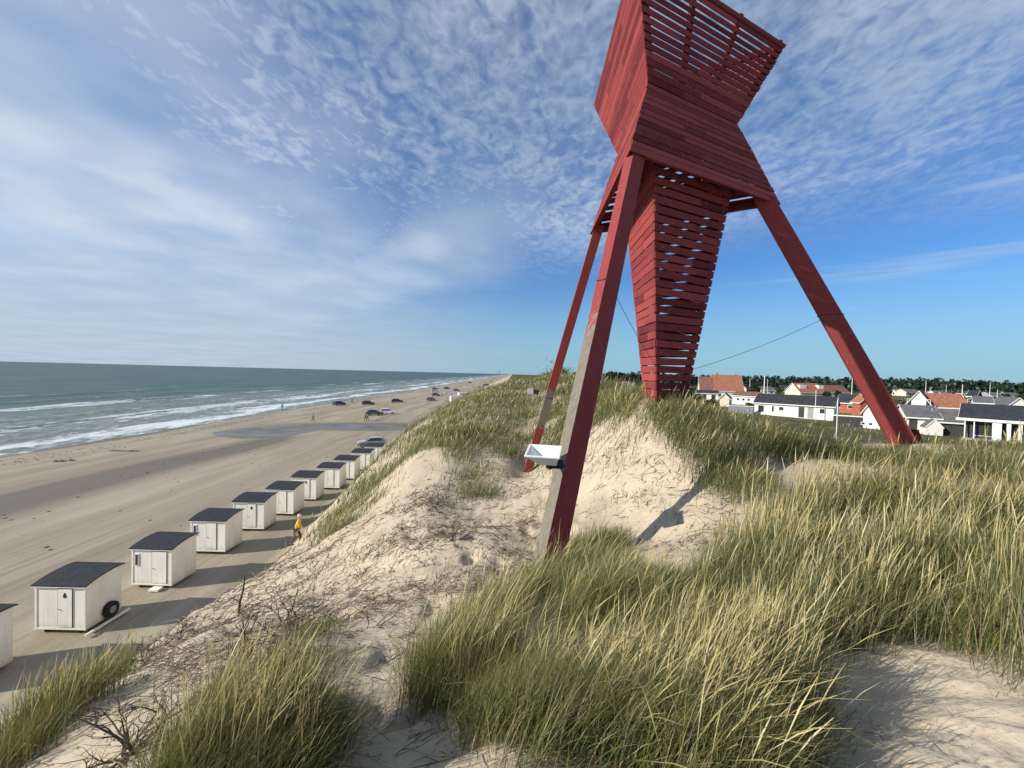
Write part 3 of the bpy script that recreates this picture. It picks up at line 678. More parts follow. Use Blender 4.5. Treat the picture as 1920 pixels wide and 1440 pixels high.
for px, py, rz, col, kind, lab in [
    (697, 837, 200, 'silver', 'car', 'silver car parked beyond the last bathing hut'),
    (636, 758, 60, 'black', 'car', 'black car parked alone nearest the surf, leftmost of the cars'),
    (691, 758, 10, 'black', 'car', 'low black car near the surf, second from the left'),
    (745, 754, 15, 'black', 'car', 'black car near the surf, third from the left'),
    (702, 778, 20, 'grey', 'car', 'grey car in the middle of the beach beside the white car'),
    (727, 776, 10, 'white', 'car', 'white car in the middle of the beach beside the grey car'),
    (808, 751, 70, 'brown', 'car', 'dark brown car in front of the red and white cars'),
    (817, 742, 30, 'red', 'car', 'red car far along the beach'),
    (815, 735, 15, 'white', 'car', 'white car right behind the red car far along the beach'),
    (816, 730, 10, 'black', 'car', 'black car farthest behind the red car, near the water'),
    (841, 739, 10, 'white', 'car', 'small white car between the red car and the white vans'),
    (838, 729, 40, 'black', 'car', 'small black car far along the beach near the shoreline'),
    (857, 754, 25, 'white', 'van', 'large white camper van, nearer of the two by the dune foot'),
    (870, 746, 30, 'white', 'van', 'white camper van, farther of the two by the dune foot'),
    (876, 752, 80, 'grey', 'car', 'dark grey car right of the white camper vans'),
    (856, 733, 30, 'grey', 'car', 'grey car beyond the white camper vans'),
    (881, 718, 20, 'black', 'car', 'tiny dark car far along the water line'),
    (911, 753, 25, 'silver', 'car', 'silver car on the sand track at the dune foot')]:
    p = on_beach(px, py); car(p.x, p.y, R(rz), col, kind, lab)

# ------------------------------------------------------------------ people
M['skin'] = mat('skin', (.52, .32, .24), .6, .05, 5); 
CL = {k: mat('cloth_' + k, c, .9, .08, 8) for k, c in {'yellow': (.70, .44, .03), 'dark': (.025, .025, .03), 'brown': (.12, .06, .04), 'white': (.65, .65, .62), 'blue': (.05, .08, .18), 'purple': (.13, .07, .14), 'hair': (.62, .60, .55), 'darkhair': (.06, .04, .03)}.items()}
def skin_mesh(name, nodes, edges, m, parent, sub=2):
    me = bpy.data.meshes.new(name); me.from_pydata([n[0] for n in nodes], edges, []); me.materials.append(m)
    o = bpy.data.objects.new(name, me); C.objects.link(o); o.parent = parent
    o.modifiers.new('skin', 'SKIN'); lay = me.skin_vertices[0] if me.skin_vertices else None
    if lay is None:
        bpy.context.view_layer.objects.active = o
    for i, n in enumerate(nodes):
        me.skin_vertices[0].data[i].radius = (n[1], n[2] if len(n) > 2 else n[1])
    me.skin_vertices[0].data[0].use_root = True
    s = o.modifiers.new('sub', 'SUBSURF'); s.levels = sub; s.render_levels = sub
    for p in me.polygons: p.use_smooth = True
    return o
def person(x, y, z, rz, top, legs, hair, label, stride=.16, h=1.0, lean=.0, reach=0, group='people walking on the beach', cat='person'):
    root = empty('person', (x, y, z), rz, label, cat, group); root.scale = (h, h, h)
    s = stride; l = lean
    nodes = [((0, 0, .95), .125, .105), ((l*.4, 0, 1.12), .115, .10), ((l, 0, 1.36), .15, .105), ((l*1.2, 0, 1.49), .055), ((l*1.3+.01, 0, 1.56), .06),      # pelvis..neck
             ((l*1.35+.01, 0, 1.66), .088, .10), ((l*1.35, 0, 1.73), .06, .07),
             ((0, .10, .90), .085), ((s, .10, .50), .058), ((s*.8, .10, .10), .04), ((s*.8+.16, .11, .035), .035),
             ((0, -.10, .90), .085), ((-s*.5, -.10, .50), .058), ((-s*1.6, -.10, .12), .04), ((-s*1.6+.15, -.11, .035), .035),
             ((l, .19, 1.40), .058), ((l-.05, .25, 1.14), .042), ((l+.05+reach*.2, .26, .92+reach*.2), .032), ((l+.09+reach*.25, .26, .84+reach*.25), .026),
             ((l, -.19, 1.40), .058), ((l+.04+reach*.1, -.25, 1.14+reach*.05), .042), ((l+.16+reach*.25, -.25, .94+reach*.3), .032), ((l+.21+reach*.3, -.24, .87+reach*.35), .026)]
    edges = [(0,1),(1,2),(2,3),(3,4),(4,5),(5,6),(0,7),(7,8),(8,9),(9,10),(0,11),(11,12),(12,13),(13,14),(2,15),(15,16),(16,17),(17,18),(2,19),(19,20),(20,21),(21,22)]
    skin_mesh('body', nodes, edges, M['skin'], root)
    # clothes: slightly larger shells following the same joints
    g = lambda i, d: (nodes[i][0], nodes[i][1] + d, (nodes[i][2] if len(nodes[i]) > 2 else nodes[i][1]) + d)
    jk = [g(0,.03), g(1,.03), g(2,.028), (tuple(Vector(nodes[3][0]) - Vector((0,0,.02))), .075), g(15,.022), g(16,.02), g(17,.016), g(19,.022), g(20,.02), g(21,.016)]
    skin_mesh('jacket', jk, [(0,1),(1,2),(2,3),(2,4),(4,5),(5,6),(2,7),(7,8),(8,9)], top, root)
    tr = [(tuple(Vector(nodes[0][0]) + Vector((0,0,.0))), .145, .12), g(7,.022), g(8,.022), g(9,.022), g(11,.022), g(12,.022), g(13,.022)]
    skin_mesh('trousers', tr, [(0,1),(1,2),(2,3),(0,4),(4,5),(5,6)], legs, root)
    hx = nodes[5][0]
    bm = bmesh.new(); bmesh.ops.create_icosphere(bm, subdivisions=2, radius=.115, matrix=Matrix.Translation((hx[0] - .025, 0, hx[2] + .045)) @ Matrix.Diagonal((1, .92, 1, 1)))
    obj('hair', bm, hair, root, smooth=True)
    bm = bmesh.new()
    tube(bm, [(hx[0] + .085, 0, hx[2] + .0), (hx[0] + .118, 0, hx[2] - .03)], [.010, .016], 6); obj('nose', bm, M['skin'], root)
    for k in (9, 13):
        bm = bmesh.new(); p = Vector(nodes[k][0]); box(bm, (p.x + .07, p.y, .045), (.28, .10, .09)); o = obj('shoe', bm, CL['dark'], root); o.modifiers.new('b', 'BEVEL').width = .03
    return root
def pp(px, py): p = on_beach(px, py); return p.x, p.y, hz1(p.x, p.y)
try:
    x, y = -12.75, 25.6; person(x, y, hz1(x, y), R(15), CL['yellow'], CL['brown'], CL['hair'], 'person in a yellow jacket and brown trousers climbing the dune foot', .2, 1.02, .12, .4, group=None)
    person(*pp(529, 765), R(80), CL['dark'], CL['dark'], CL['darkhair'], 'person in dark clothes standing at the edge of the surf')
    person(*pp(587, 788), R(200), CL['brown'], CL['dark'], CL['darkhair'], 'person in brown walking on the sand by the tidal pool', .22)
    x, y, z = pp(654, 884); person(x, y + 1.6, z, R(60), CL['dark'], CL['blue'], CL['darkhair'], 'person in dark clothes standing behind the ninth bathing hut')
    person(*pp(685, 788), R(180), CL['purple'], CL['dark'], CL['darkhair'], 'person in purple walking left of the grey car', .22)
    person(*pp(689, 789), R(190), CL['dark'], CL['purple'], CL['darkhair'], 'person in black jacket beside the one in purple', .22)
    person(*pp(709, 780), R(90), CL['dark'], CL['dark'], CL['darkhair'], 'person in black standing between the grey car and the white car', .05)
    person(*pp(716, 780), R(20), CL['brown'], CL['dark'], CL['darkhair'], 'person in brown crouched look beside the white car', .1, .8)
    person(*pp(660, 753), R(0), CL['dark'], CL['dark'], CL['darkhair'], 'far person in dark clothes right of the leftmost black car')
    person(*pp(735, 755), R(0), CL['brown'], CL['dark'], CL['darkhair'], 'far person left of the third black car', .1)
    person(*pp(829, 743), R(0), CL['dark'], CL['dark'], CL['darkhair'], 'far person in dark clothes right of the red car', .1)
    person(*pp(898, 768), R(0), CL['dark'], CL['dark'], CL['darkhair'], 'person in black on the pale sand track at the dune foot', .15)
except Exception as e:
    print('PEOPLE', e)

# ------------------------------------------------------------------ things on the beach
def driftwood(px, py, L, label, rz=0):
    p = on_beach(px, py); z = hz1(p.x, p.y); bm = bmesh.new()
    tube(bm, [(-L/2, 0, .10), (-L/6, .08, .16), (L/5, -.05, .13), (L/2, .1, .08)], [.16, .19, .15, .07], 8)
    tube(bm, [(-L/3, 0, .12), (-L/3 - .4, .4, .4)], [.09, .03], 6); tube(bm, [(L/6, 0, .12), (L/6 + .5, -.3, .28)], [.07, .02], 6)
    o = obj('driftwood_log', bm, M['grey_wood']); o.location = (p.x, p.y, z); o.rotation_euler = (0, 0, rz); tag(o, label, 'driftwood')
driftwood(233, 843, 3.9, 'long dark driftwood log lying on the wet sand near the surf', R(4))
driftwood(111, 862, 1.0, 'short piece of driftwood, left of the two small ones near the left edge', R(20)); driftwood(130, 860, .9, 'short piece of driftwood, right of the two small ones near the left edge', R(-10))

def small_sign():
    p = hit(998, 752) or Vector((1.6, 34, -2.4)); root = empty('notice_board', p, R(10), 'small white board with a dark panel on posts, far on the grassy ridge', 'sign')
    bm = bmesh.new(); box(bm, (-.18, 0, .85), (.5, .04, .5)); obj('board', bm, M['hut_trim'], root)
    bm = bmesh.new(); box(bm, (.32, 0, .8), (.46, .04, .4)); obj('dark_panel', bm, M['wall_dark'], root)
    for sx in (-.35, .45):
        bm = bmesh.new(); box(bm, (sx, .05, .5), (.08, .06, 1.2)); obj('post', bm, M['grey_wood'], root)
small_sign()

# ------------------------------------------------------------------ marram grass
def inpoly(x, y, poly):
    c = np.zeros(len(x), bool); n = len(poly)
    for i in range(n):
        x1, y1 = poly[i]; x2, y2 = poly[(i + 1) % n]
        if y1 == y2: continue
        t = ((y1 > y) != (y2 > y)) & (x < (x2 - x1) * (y - y1) / (y2 - y1) + x1); c ^= t
    return c
# outlines of the grown areas (base of the plants) with density, plant height, straw share
GP = [([(745,1300),(790,1190),(880,1130),(960,1075),(1010,1040),(1060,1015),(1150,1005),(1225,1060),(1320,1060),(1390,1010),(1480,945),(1570,885),(1640,842),(1720,828),(2500,815),(2500,1600),(1920,1300),(1840,1225),(1720,1185),(1640,1195),(1570,1235),(1500,1280),(1480,1340),(1480,1440),(1500,2200),(1000,2200),(960,1440),(920,1380),(800,1350)], .86, .50, .30),
      ([(290,2200),(290,1440),(400,1335),(500,1250),(560,1190),(615,1160),(650,1215),(690,1270),(655,1330),(600,1440),(590,2200)], .8, .44, .35),
      ([(-400,1500),(0,1370),(90,1275),(200,1180),(265,1160),(250,1200),(205,1280),(120,1370),(40,1450),(-200,1600)], .6, .34, .35),
      ([(1110,745),(1150,728),(1200,732),(1300,750),(1400,780),(1500,806),(1600,822),(1700,832),(1650,850),(1560,868),(1430,862),(1330,880),(1280,870),(1225,800),(1170,790),(1130,790)], .95, .46, .08),
      ([(735,830),(800,772),(860,744),(940,710),(1000,699),(1060,692),(1130,715),(1130,790),(1105,790),(1070,840),(1010,865),(930,860),(860,862),(790,850)], .72, .46, .14),
      ([(600,1000),(650,930),(700,850),(740,820),(770,845),(725,900),(700,950),(650,1000)], .55, .40, .45),
      ([(1290,880),(1320,858),(1400,855),(1470,915),(1450,950),(1380,940),(1330,925)], .6, .34, .2),
      ([(840,900),(880,865),(935,860),(930,920),(880,935)], .5, .40, .35),
      ([(1060,830),(1100,880),(1070,900),(1000,880)], .3, .30, .4),
      ([(1120,800),(1200,795),(1270,860),(1220,915),(1110,870)], .16, .26, .3),
      ([(1110,915),(1160,920),(1165,965),(1110,965)], .4, .3, .5), ([(1185,925),(1235,920),(1240,965),(1190,968)], .6, .3, .3),
      ([(500,1100),(600,1050),(720,1020),(700,1060),(580,1110)], .22, .22, .8),
      ([(640,1300),(760,1240),(770,1340),(700,1330)], .25, .22, .6),
      ([(270,1370),(360,1320),(330,1440),(260,1440)], .3, .3, .6)]
TOPL = ([-600, 0, 90, 200, 270, 300, 600, 700, 735, 800, 860, 940, 1060, 1130, 1200, 1300, 1400, 1500, 1600, 1650, 1800, 2600], [1500, 1365, 1270, 1175, 1150, 1000, 960, 850, 822, 766, 740, 706, 690, 712, 728, 754, 788, 818, 834, 838, 830, 824])
def in_area(x, y, lst):
    z = hz(x, y, False); px, py, d = proj(np.stack([x, y, z], 1)); dens = np.zeros(len(x)); hh = np.full(len(x), .3); st = np.full(len(x), .5); hset = np.zeros(len(x))
    jx = px + 40 * vnoise(x, y, 71, .7) + 20 * vnoise(x, y, 72, .25); jy = py + 30 * vnoise(x, y, 73, .7)
    for poly, de, h0, s in lst:
        mb = inpoly(jx, jy, poly) & (d > .3)
        for h in (h0, h0 * .72, h0 * .5, h0 * .33):
            tx, ty, _ = proj(np.stack([x + .55 * h, y, z + h * 1.12], 1)); m = mb & inpoly(tx + .5 * (jx - px), ty + .5 * (jy - py), poly) & (hset < h)
            up = m & (dens <= de); dens[up] = de; hh[up] = h; st[up] = s; hset[up] = h
    return dens, hh, st
def grass():
    nc = 74000; lim = 175.
    u = rng.random(nc * 2); ang = R(-72) + R(144) * rng.random(nc * 2); e = .12
    r = (1.25**e + (lim**e - 1.25**e) * u) ** (1 / e)
    x = r * np.sin(ang); y = r * np.cos(ang)
    dens, hh, st = in_area(x, y, GP)
    # ground cover that the outlines do not reach: the far crest, the landward slope, behind the ridges
    gen = (sst(15, 24, y) * sst(-9.5, -7.5, x) * .75 + sst(5.5, 8, x) * sst(10, 15, y) * .8) * (1 - sst(26, 40, x) * .9)
    gen = gen * sst(-.25, .05, vnoise(x, y, 81, 5) + .5 * vnoise(x, y, 82, 2))
    hid = (dens == 0) & (gen > 0); dens[hid] = gen[hid]; hh[hid] = .55
    dens = np.where((x < -12), 0, dens)
    sparse = .035 * sst(-8, -5, x) * (1 - sst(5, 7, x)) * sst(4, 8, y) * sst(.0, .2, vnoise(x, y, 83, 1.2)); dens = np.maximum(dens, sparse)
    clump = sst(-.10, .12, vnoise(x, y, 74, .9) + .5 * vnoise(x, y, 75, .35))
    keep = (r > 1.7) & (rng.random(len(x)) < dens * (.07 + .80 * clump))
    x, y, r, hh, st, dens = [a[keep] for a in (x, y, r, hh, st, dens)]
    print('tufts', len(x))
    z = hz(x, y)
    for _i in range(5):                                    # plants on the crests stay low, shorn by the wind
        tx, ty, td = proj(np.stack([x + .5 * hh, y, z + hh * 1.1], 1)); hi = (ty < np.interp(tx, *TOPL) - 3) & (r < 70); hh[hi] *= .68
    hh = hh * np.clip(.66 + .34 * (r - 1.8) / 2.5, .6, 1) * (.75 + .9 * np.clip(vnoise(x, y, 85, .55) + .15, -.3, .5))
    ok = ~hi | (r > 70); x, y, z, r, hh, st, dens = [a[ok] for a in (x, y, z, r, hh, st, dens)]
    st = np.clip(st + .38 * sst(3.6, 6, r) * sst(2, 4, x) * (1 - sst(12, 16, y)) * sst(-.3, .1, vnoise(x, y, 87, 1.4)), 0, .85)
    nb = np.clip((18 + 6 * rng.standard_normal(len(x))) * (.6 + .4 * (dens > .5)), 5, 32).astype(int)
    nb = np.where(r > 25, np.minimum(nb, 10), nb)
    T = np.repeat(np.arange(len(x)), nb); n = len(T); rr = r[T]
    ts = (.035 + .020 * rr)                                   # spread of a tuft grows with distance
    ox, oy = rng.standard_normal((2, n)) * ts * .9
    bx, by = x[T] + ox, y[T] + oy; bz = z[T] + (0 if True else 0)
    gx, gy = (hz(x + .1, y, False) - hz(x - .1, y, False)) / .2, (hz(x, y + .1, False) - hz(x, y - .1, False)) / .2
    bz = bz + gx[T] * ox * .9 + gy[T] * oy * .9 - .02
    L = hh[T] * (1.28 + .35 * vnoise(x, y, 76, 1.3)[T] + .20 * rng.standard_normal(n)) * np.clip(1 - .0 * rr, .6, 1)
    L = np.clip(L, .12, 1.25)
    wind = R(8) + R(40) * vnoise(x, y, 77, 1.6)[T]
    az = wind + R(34) * rng.standard_normal(n); spread = np.arctan2(oy, ox); out = rng.random(n) < .22; az = np.where(out, spread, az)
    lean = np.clip(.40 + .30 * vnoise(x, y, 78, 1.1)[T] + .20 * rng.standard_normal(n), .05, 1.05)
    head = rng.random(n) < (.045 + .13 * st[T]) * (hh[T] > .30)
    tha = rng.random(n) < .16; L = np.where(tha, L * .42, L); brk = (rng.random(n) < .08) | (tha & (rng.random(n) < .6)); lean = np.where(brk, 1.25, lean); L = np.where(brk, L * .8, L); L = np.where(head, L * 1.22 + .07, L); lean = np.where(head, lean * .82, lean)
    t = np.array([0, .28, .56, .80, 1.0]); tt = t[None]
    hor = L[:, None] * lean[:, None] * tt ** 1.7 * .92; ver = L[:, None] * (tt - .42 * lean[:, None] ** 1.3 * tt ** 2.3)
    cx = bx[:, None] + np.cos(az)[:, None] * hor; cy = by[:, None] + np.sin(az)[:, None] * hor; cz = bz[:, None] + ver
    w = np.maximum(.0025 + .0015 * rng.random(n), rr * .00095 * (.7 + .5 * rng.random(n)))
    prof = np.where(head[:, None], np.array([[.55, .5, .5, 1.7, .35]]), np.array([[1, .95, .8, .5, .08]]))
    wd = w[:, None] * prof * .5 * (1 + 0 * cx)
    a2 = az + R(90) + R(30) * rng.standard_normal(n); a2 = np.where(rr > 8, rng.normal(0, .6, n), a2)
    sx, sy = np.cos(a2)[:, None] * wd, np.sin(a2)[:, None] * wd
    V = np.stack([np.stack([cx - sx, cy - sy, cz], -1), np.stack([cx + sx, cy + sy, cz], -1)], 2).reshape(-1, 3)     # n*5*2
    base = (np.arange(n) * 10)[:, None] + np.arange(4)[None] * 2
    Q = np.stack([base, base + 1, base + 3, base + 2], -1).reshape(-1, 4)
    straw = np.array([.36, .29, .11]); pale = np.array([.48, .40, .18]); green = np.array([.055, .095, .016]); olive = np.array([.13, .145, .028]); dead = np.array([.33, .25, .14])
    mix = np.clip(rng.random(n) * .8 + .8 * vnoise(x, y, 79, 1.5)[T] - .02, 0, 1)[:, None]
    cb = green * (1 - mix) + olive * mix
    isd = (rng.random(n) < .03 + .20 * st[T])[:, None]; cb = np.where(isd, straw * (.6 + .5 * rng.random((n, 1))), cb)
    isdd = (rng.random(n) < .07)[:, None]; cb = np.where(isdd, dead * (.6 + .6 * rng.random((n, 1))), cb)
    isg = ((rng.random(n) < .06) | tha)[:, None]; cb = np.where(isg, np.array([.27, .24, .19]) * (.5 + .8 * rng.random((n, 1))), cb)
    tip = np.where(head[:, None], pale * (.75 + .4 * rng.random((n, 1))), cb * .76 + straw * .24)
    k = np.array([0, .12, .4, 1, 1])[None, :, None]
    col = cb[:, None] * (1 - k) + tip[:, None] * k; col[:, 0] = col[:, 0] * .5 + dead * .5
    col = np.repeat(col[:, :, None], 2, 2).reshape(-1, 3)
    print('blades', n)
    me = np_mesh('marram_grass', V, Q, [M['grass']], col)
    o = bpy.data.objects.new('marram_grass', me); C.objects.link(o); tag(o, kind='stuff')
grass()

def debris():
    """twigs, dead roots and bits of straw lying about the slope"""
    n0 = 90000; ang = R(-75) + R(125) * rng.random(n0); e = .35; r = (1.6**e + (32**e - 1.6**e) * rng.random(n0)) ** (1 / e)
    x = r * np.sin(ang); y = r * np.cos(ang)
    z = hz(x, y, False); px, py, d = proj(np.stack([x, y, z], 1))
    wgt = .10 + 0 * x
    for poly, v in (([(0,1440),(100,1330),(300,1180),(480,1060),(600,1000),(720,950),(900,880),(1000,900),(1010,1080),(900,1150),(760,1240),(640,1230),(500,1280),(330,1440)], .8),
                    ([(300,1200),(480,1080),(620,1040),(760,1060),(700,1150),(520,1240),(340,1290)], 1.6),
                    ([(1100,800),(1240,820),(1400,900),(1380,1040),(1100,1040)], .45), ([(1500,1180),(1700,1160),(1920,1300),(1920,1440),(1450,1440)], .012), ([(600,1340),(780,1340),(800,1440),(600,1440)], .05)):
        m = inpoly(px, py, poly); wgt[m] = v
    wgt *= (.25 + 1.1 * sst(-.15, .25, vnoise(x, y, 91, 1.1) + .5 * vnoise(x, y, 92, .4))) * ((z > -9) & (x > -13))
    k = rng.random(n0) < wgt * .95; x, y, r = x[k], y[k], r[k]; n = len(x); print('debris', n)
    z = hz(x, y); L = np.exp(rng.normal(math.log(.085), .65, n)) * (1 + .04 * r); az = rng.random(n) * 6.283; el = np.abs(rng.normal(0, .35, n)); w = np.maximum(.0045, .0014 * r) * (.6 + .9 * rng.random(n))
    V = []; t = np.array([0, .5, 1.0])
    bend = rng.normal(0, .35, n)
    cx = x[:, None] + np.cos(az[:, None] + bend[:, None] * t) * L[:, None] * t * np.cos(el)[:, None]; cy = y[:, None] + np.sin(az[:, None] + bend[:, None] * t) * L[:, None] * t * np.cos(el)[:, None]
    cz = hz(cx.ravel(), cy.ravel()).reshape(cx.shape) + .004 + L[:, None] * t * np.sin(el)[:, None]
    ring = []
    for a in (0, 2.09, 4.19):
        ox = -np.sin(az) * math.cos(a) * w / 2; oy = np.cos(az) * math.cos(a) * w / 2; oz = math.sin(a) * w / 2
        tap = np.array([1, .8, .3])[None]
        ring.append(np.stack([cx + ox[:, None] * tap, cy + oy[:, None] * tap, cz + oz[:, None] * tap], -1))
    V = np.stack(ring, 2).reshape(-1, 3); b = (np.arange(n) * 9)[:, None, None] + np.array([0, 3])[None, :, None]
    j = np.arange(3)[None, None]; Q = np.stack([b + j, b + (j + 1) % 3, b + 3 + (j + 1) % 3, b + 3 + j], -1).reshape(-1, 4)
    c = np.array([[.10, .075, .06]]) * (.5 + 1.3 * rng.random((n, 1))); s = rng.random(n) < .45; c[s] = np.array([.34, .26, .16]) * (.5 + .8 * rng.random((s.sum(), 1)))
    pk = rng.random(n) < .12; c[pk] = np.array([.22, .13, .13])
    me = np_mesh('dead_twigs', V, Q, [M['twig']], np.repeat(c, 9, 0)); o = bpy.data.objects.new('dead_twigs', me); C.objects.link(o); tag(o, kind='stuff')
debris()

def dry_shrub(px, py, h, label, seed, n=9, Y=None):
    rs = random.Random(seed); p = hit(px, py)
    if p is None: return
    bm = bmesh.new()
    def br(a, d, L, r, lvl):
        pts = [a]; dd = d.copy()
        for i in range(4):
            dd = (dd + Vector((rs.gauss(0, .28), rs.gauss(0, .28), rs.gauss(0, .2)))).normalized(); pts.append(pts[-1] + dd * L / 4)
        tube(bm, pts, [r, r * .85, r * .7, r * .5, r * .25], 5)
        if lvl > 0:
            for i in (1, 2, 3, 3):
                br(pts[i], (dd + Vector((rs.gauss(0, .8), rs.gauss(0, .8), rs.gauss(.15, .5)))).normalized(), L * rs.uniform(.35, .65), r * .55, lvl - 1)
    for k in range(n):
        a = rs.uniform(0, 6.28); br(Vector((rs.gauss(0, .05), rs.gauss(0, .05), -.03)), Vector((math.cos(a) + .4, math.sin(a), rs.uniform(.2, 1.1))).normalized(), h * rs.uniform(.5, 1.1), h * .020, 2)
    me = bpy.data.meshes.new('dry_shrub'); bm.to_mesh(me); bm.free(); me.materials.append(M['shrub'])
    o = bpy.data.objects.new('dry_shrub', me); C.objects.link(o); o.location = p; tag(o, label, 'shrub', 'leafless shrubs on the sandy slope')
M['shrub'] = mat('dead_wood', (.105, .075, .062), .9, .35, 6)
for i, (px, py, h, n, lab) in enumerate([
    (545, 1185, .55, 8, 'dark leafless shrub on the slope right of the bare upright stick'), (975 - 485, 1250, .55, 9, 'tangled leafless shrub just above the left grass clump'),
    (560, 1165, .5, 8, 'low dark shrub behind the tangled one on the left slope'), (275, 1245, .45, 8, 'dark twiggy shrub left, beside the small grass clump at the dune edge'),
    (330, 1190, .4, 7, 'small twiggy shrub at the dune edge near the two nearest huts'), (230, 1420, .5, 9, 'dark twiggy shrub at the bottom edge left of the grass clump'),
    (850, 1015, .5, 7, 'purplish leafless shrub in the middle of the sandy slope'), (800, 1055, .35, 6, 'small dark shrub below the purplish one on the sandy slope'),
    (800, 1105, .35, 5, 'flat dark twig bunch, lowest on the open sand'), (680, 1080, .4, 8, 'low brown shrub on the slope above the shrubs'),
    (820, 945, .5, 6, 'dry shrub high on the slope below the ridge grass'), (1400, 1040, .3, 5, 'small dry shrub between the near leg and the right grass bank'),
    (700, 1180, .3, 6, 'low twigs on the slope left of the central grass')]):
    dry_shrub(px, py, h, lab, i, n)
def stick():
    p = hit(447, 1150); bm = bmesh.new(); tube(bm, [(0, 0, -.1), (.03, 0, .25), (.10, .0, .50), (.13, 0, .80)], [.03, .026, .02, .012], 7)
    tube(bm, [(.03, 0, .22), (-.16, .05, .30), (-.26, .05, .28)], [.014, .01, .005], 5); tube(bm, [(.02, 0, .1), (.2, -.1, .05), (.35, -.1, .1)], [.014, .01, .005], 5)
    o = obj('dead_branch', bm, M['shrub']); o.location = p; tag(o, 'bare dark branch sticking upright at the dune edge below the third hut', 'branch')
stick()

# ------------------------------------------------------------------ the town
ZT_ = -7.2
def prism(bm, prof, x0, x1):
    a = [bm.verts.new((x0, y, z)) for y, z in prof]; b = [bm.verts.new((x1, y, z)) for y, z in prof]
    bm.faces.new(a); bm.faces.new(b[::-1])
    for k in range(len(prof)): bm.faces.new((a[k], b[k], b[(k+1) % len(prof)], a[(k+1) % len(prof)]))
def house(x, y, rz, L, W, h, rise, wall, roof, label, win=(), gwin=(), doors=(), chim=None, name='house', ov=.35, z=None, group=None, dormers=()):
    """ridge along local x, front towards local -y. win: (x, width, height, sill) on the front; gwin: the same on the -x gable end (y, ...)"""
    z = ZT_ if z is None else z
    root = empty(name, (x, y, z), R(rz), label, 'house', group)
    bm = bmesh.new(); prism(bm, [(-W/2, -.6), (-W/2, h), (0, h + rise), (W/2, h), (W/2, -.6)], -L/2, L/2); obj('wall', bm, M[wall], root)
    bm = bmesh.new(); t = .14; e = ov; s = rise / (W / 2)
    prism(bm, [(-W/2 - e, h - s*e + .02), (-W/2 - e, h - s*e + t + .02), (0, h + rise + t + .02), (W/2 + e, h - s*e + t + .02), (W/2 + e, h - s*e + .02), (0, h + rise + .02)], -L/2 - e*.7, L/2 + e*.7)
    rf = obj('roof', bm, M[roof], root)
    bm = bmesh.new()
    box(bm, (0, -W/2 - e - .02, h - s*e + .06), (L + e*1.4, .04, .20)); obj('fascia', bm, M['pole_white'], root)
    for gx in (-L/2 - e*.7 - .02, L/2 + e*.7 + .02):
        bm = bmesh.new()
        prism(bm, [(-W/2 - e, h - s*e - .05), (-W/2 - e, h - s*e + .15), (0, h + rise + .16), (W/2 + e, h - s*e + .15), (W/2 + e, h - s*e - .05), (0, h + rise - .04)], gx - .02, gx + .02); obj('bargeboard', bm, M['pole_white'], root)
    def window(c, sz, ax):
        bm = bmesh.new(); box(bm, c, sz); f = obj('window', bm, M['pole_white'], root)
        bm = bmesh.new(); k = [sz[0] - .16, sz[1] - .16, sz[2] - .16]; k[ax] = sz[ax] + .02
        box(bm, c, k); obj('pane', bm, M['glass'], f)
    for wx, ww, wh, sill in win: window((wx, -W/2 - .02, sill + wh/2), (ww, .08, wh), 1)
    for wy, ww, wh, sill in gwin: window((-L/2 - .02, wy, sill + wh/2), (.08, ww, wh), 0)
    for dx, c in doors:
        bm = bmesh.new(); box(bm, (dx, -W/2 - .02, 1.02), (.95, .09, 2.04)); obj('door', bm, M[c], root)
    for dx, dw in dormers:
        bm = bmesh.new(); box(bm, (dx, -W*.22, h + rise*.62), (dw, W*.22, rise*.42)); d_ = obj('dormer', bm, M['wall_white'], rf)
    if chim is not None:
        bm = bmesh.new(); box(bm, (chim, 0, h + rise + .3), (.5, .5, 1.1)); obj('chimney', bm, M['wall_brick'], rf)
    return root
def hp(px0, py0, px1, py1, z=ZT_):
    """ends of a front wall base as seen in the photo -> centre, turn, length (all in world metres)"""
    a, b = atz(px0, py0, z), atz(px1, py1, z); m = (a + b) / 2; return a, b, m, math.degrees(math.atan2(b.y - a.y, b.x - a.x)), (b - a).length
def row(px0, py0, px1, py1, W, h, rise, wall, roof, label, z=ZT_, **kw):
    a, b, m, rz, L = hp(px0, py0, px1, py1, z); n = Vector((-math.sin(R(rz)), math.cos(R(rz)), 0)); c = m + n * W / 2
    return house(c.x, c.y, rz, L, W, h, rise, wall, roof, label, z=z, **kw)
def gable(px0, py0, px1, py1, depth, h, rise, wall, roof, label, z=ZT_, **kw):
    """house whose gable end faces us: ridge runs away from the viewer"""
    a, b, m, rz, Wd = hp(px0, py0, px1, py1, z); n = Vector((-math.sin(R(rz)), math.cos(R(rz)), 0)); c = m + n * depth / 2
    return house(c.x, c.y, rz + 90, depth, Wd, h, rise, wall, roof, label, z=z, **kw)
row(1414, 776, 1563, 787, 6.5, 2.5, 1.7, 'wall_white', 'roof_dark', 'long low white house with a dark roof and small windows', win=[(-5.6, 1.2, 1.5, .5), (-3.4, .5, 1.3, .7), (-1.9, .9, .8, 1.1), (5.0, .9, 1.0, 1.0)], doors=[(1.6, 'wall_dark'), (4.0 - .9, 'wall_grey')])
gable(1349, 762, 1367, 763, 5, 2.3, 1.1, 'wall_cream', 'roof_dark', 'small pale shed with gable end, left of the grey fence')
row(1372, 757, 1416, 760, 6, 2.5, 1.2, 'wall_white', 'roof_red', 'low white house with small square windows behind the grey fence', win=[(-1.5, .8, .8, 1.1), (0, .8, .8, 1.1), (1.5, .8, .8, 1.1)])
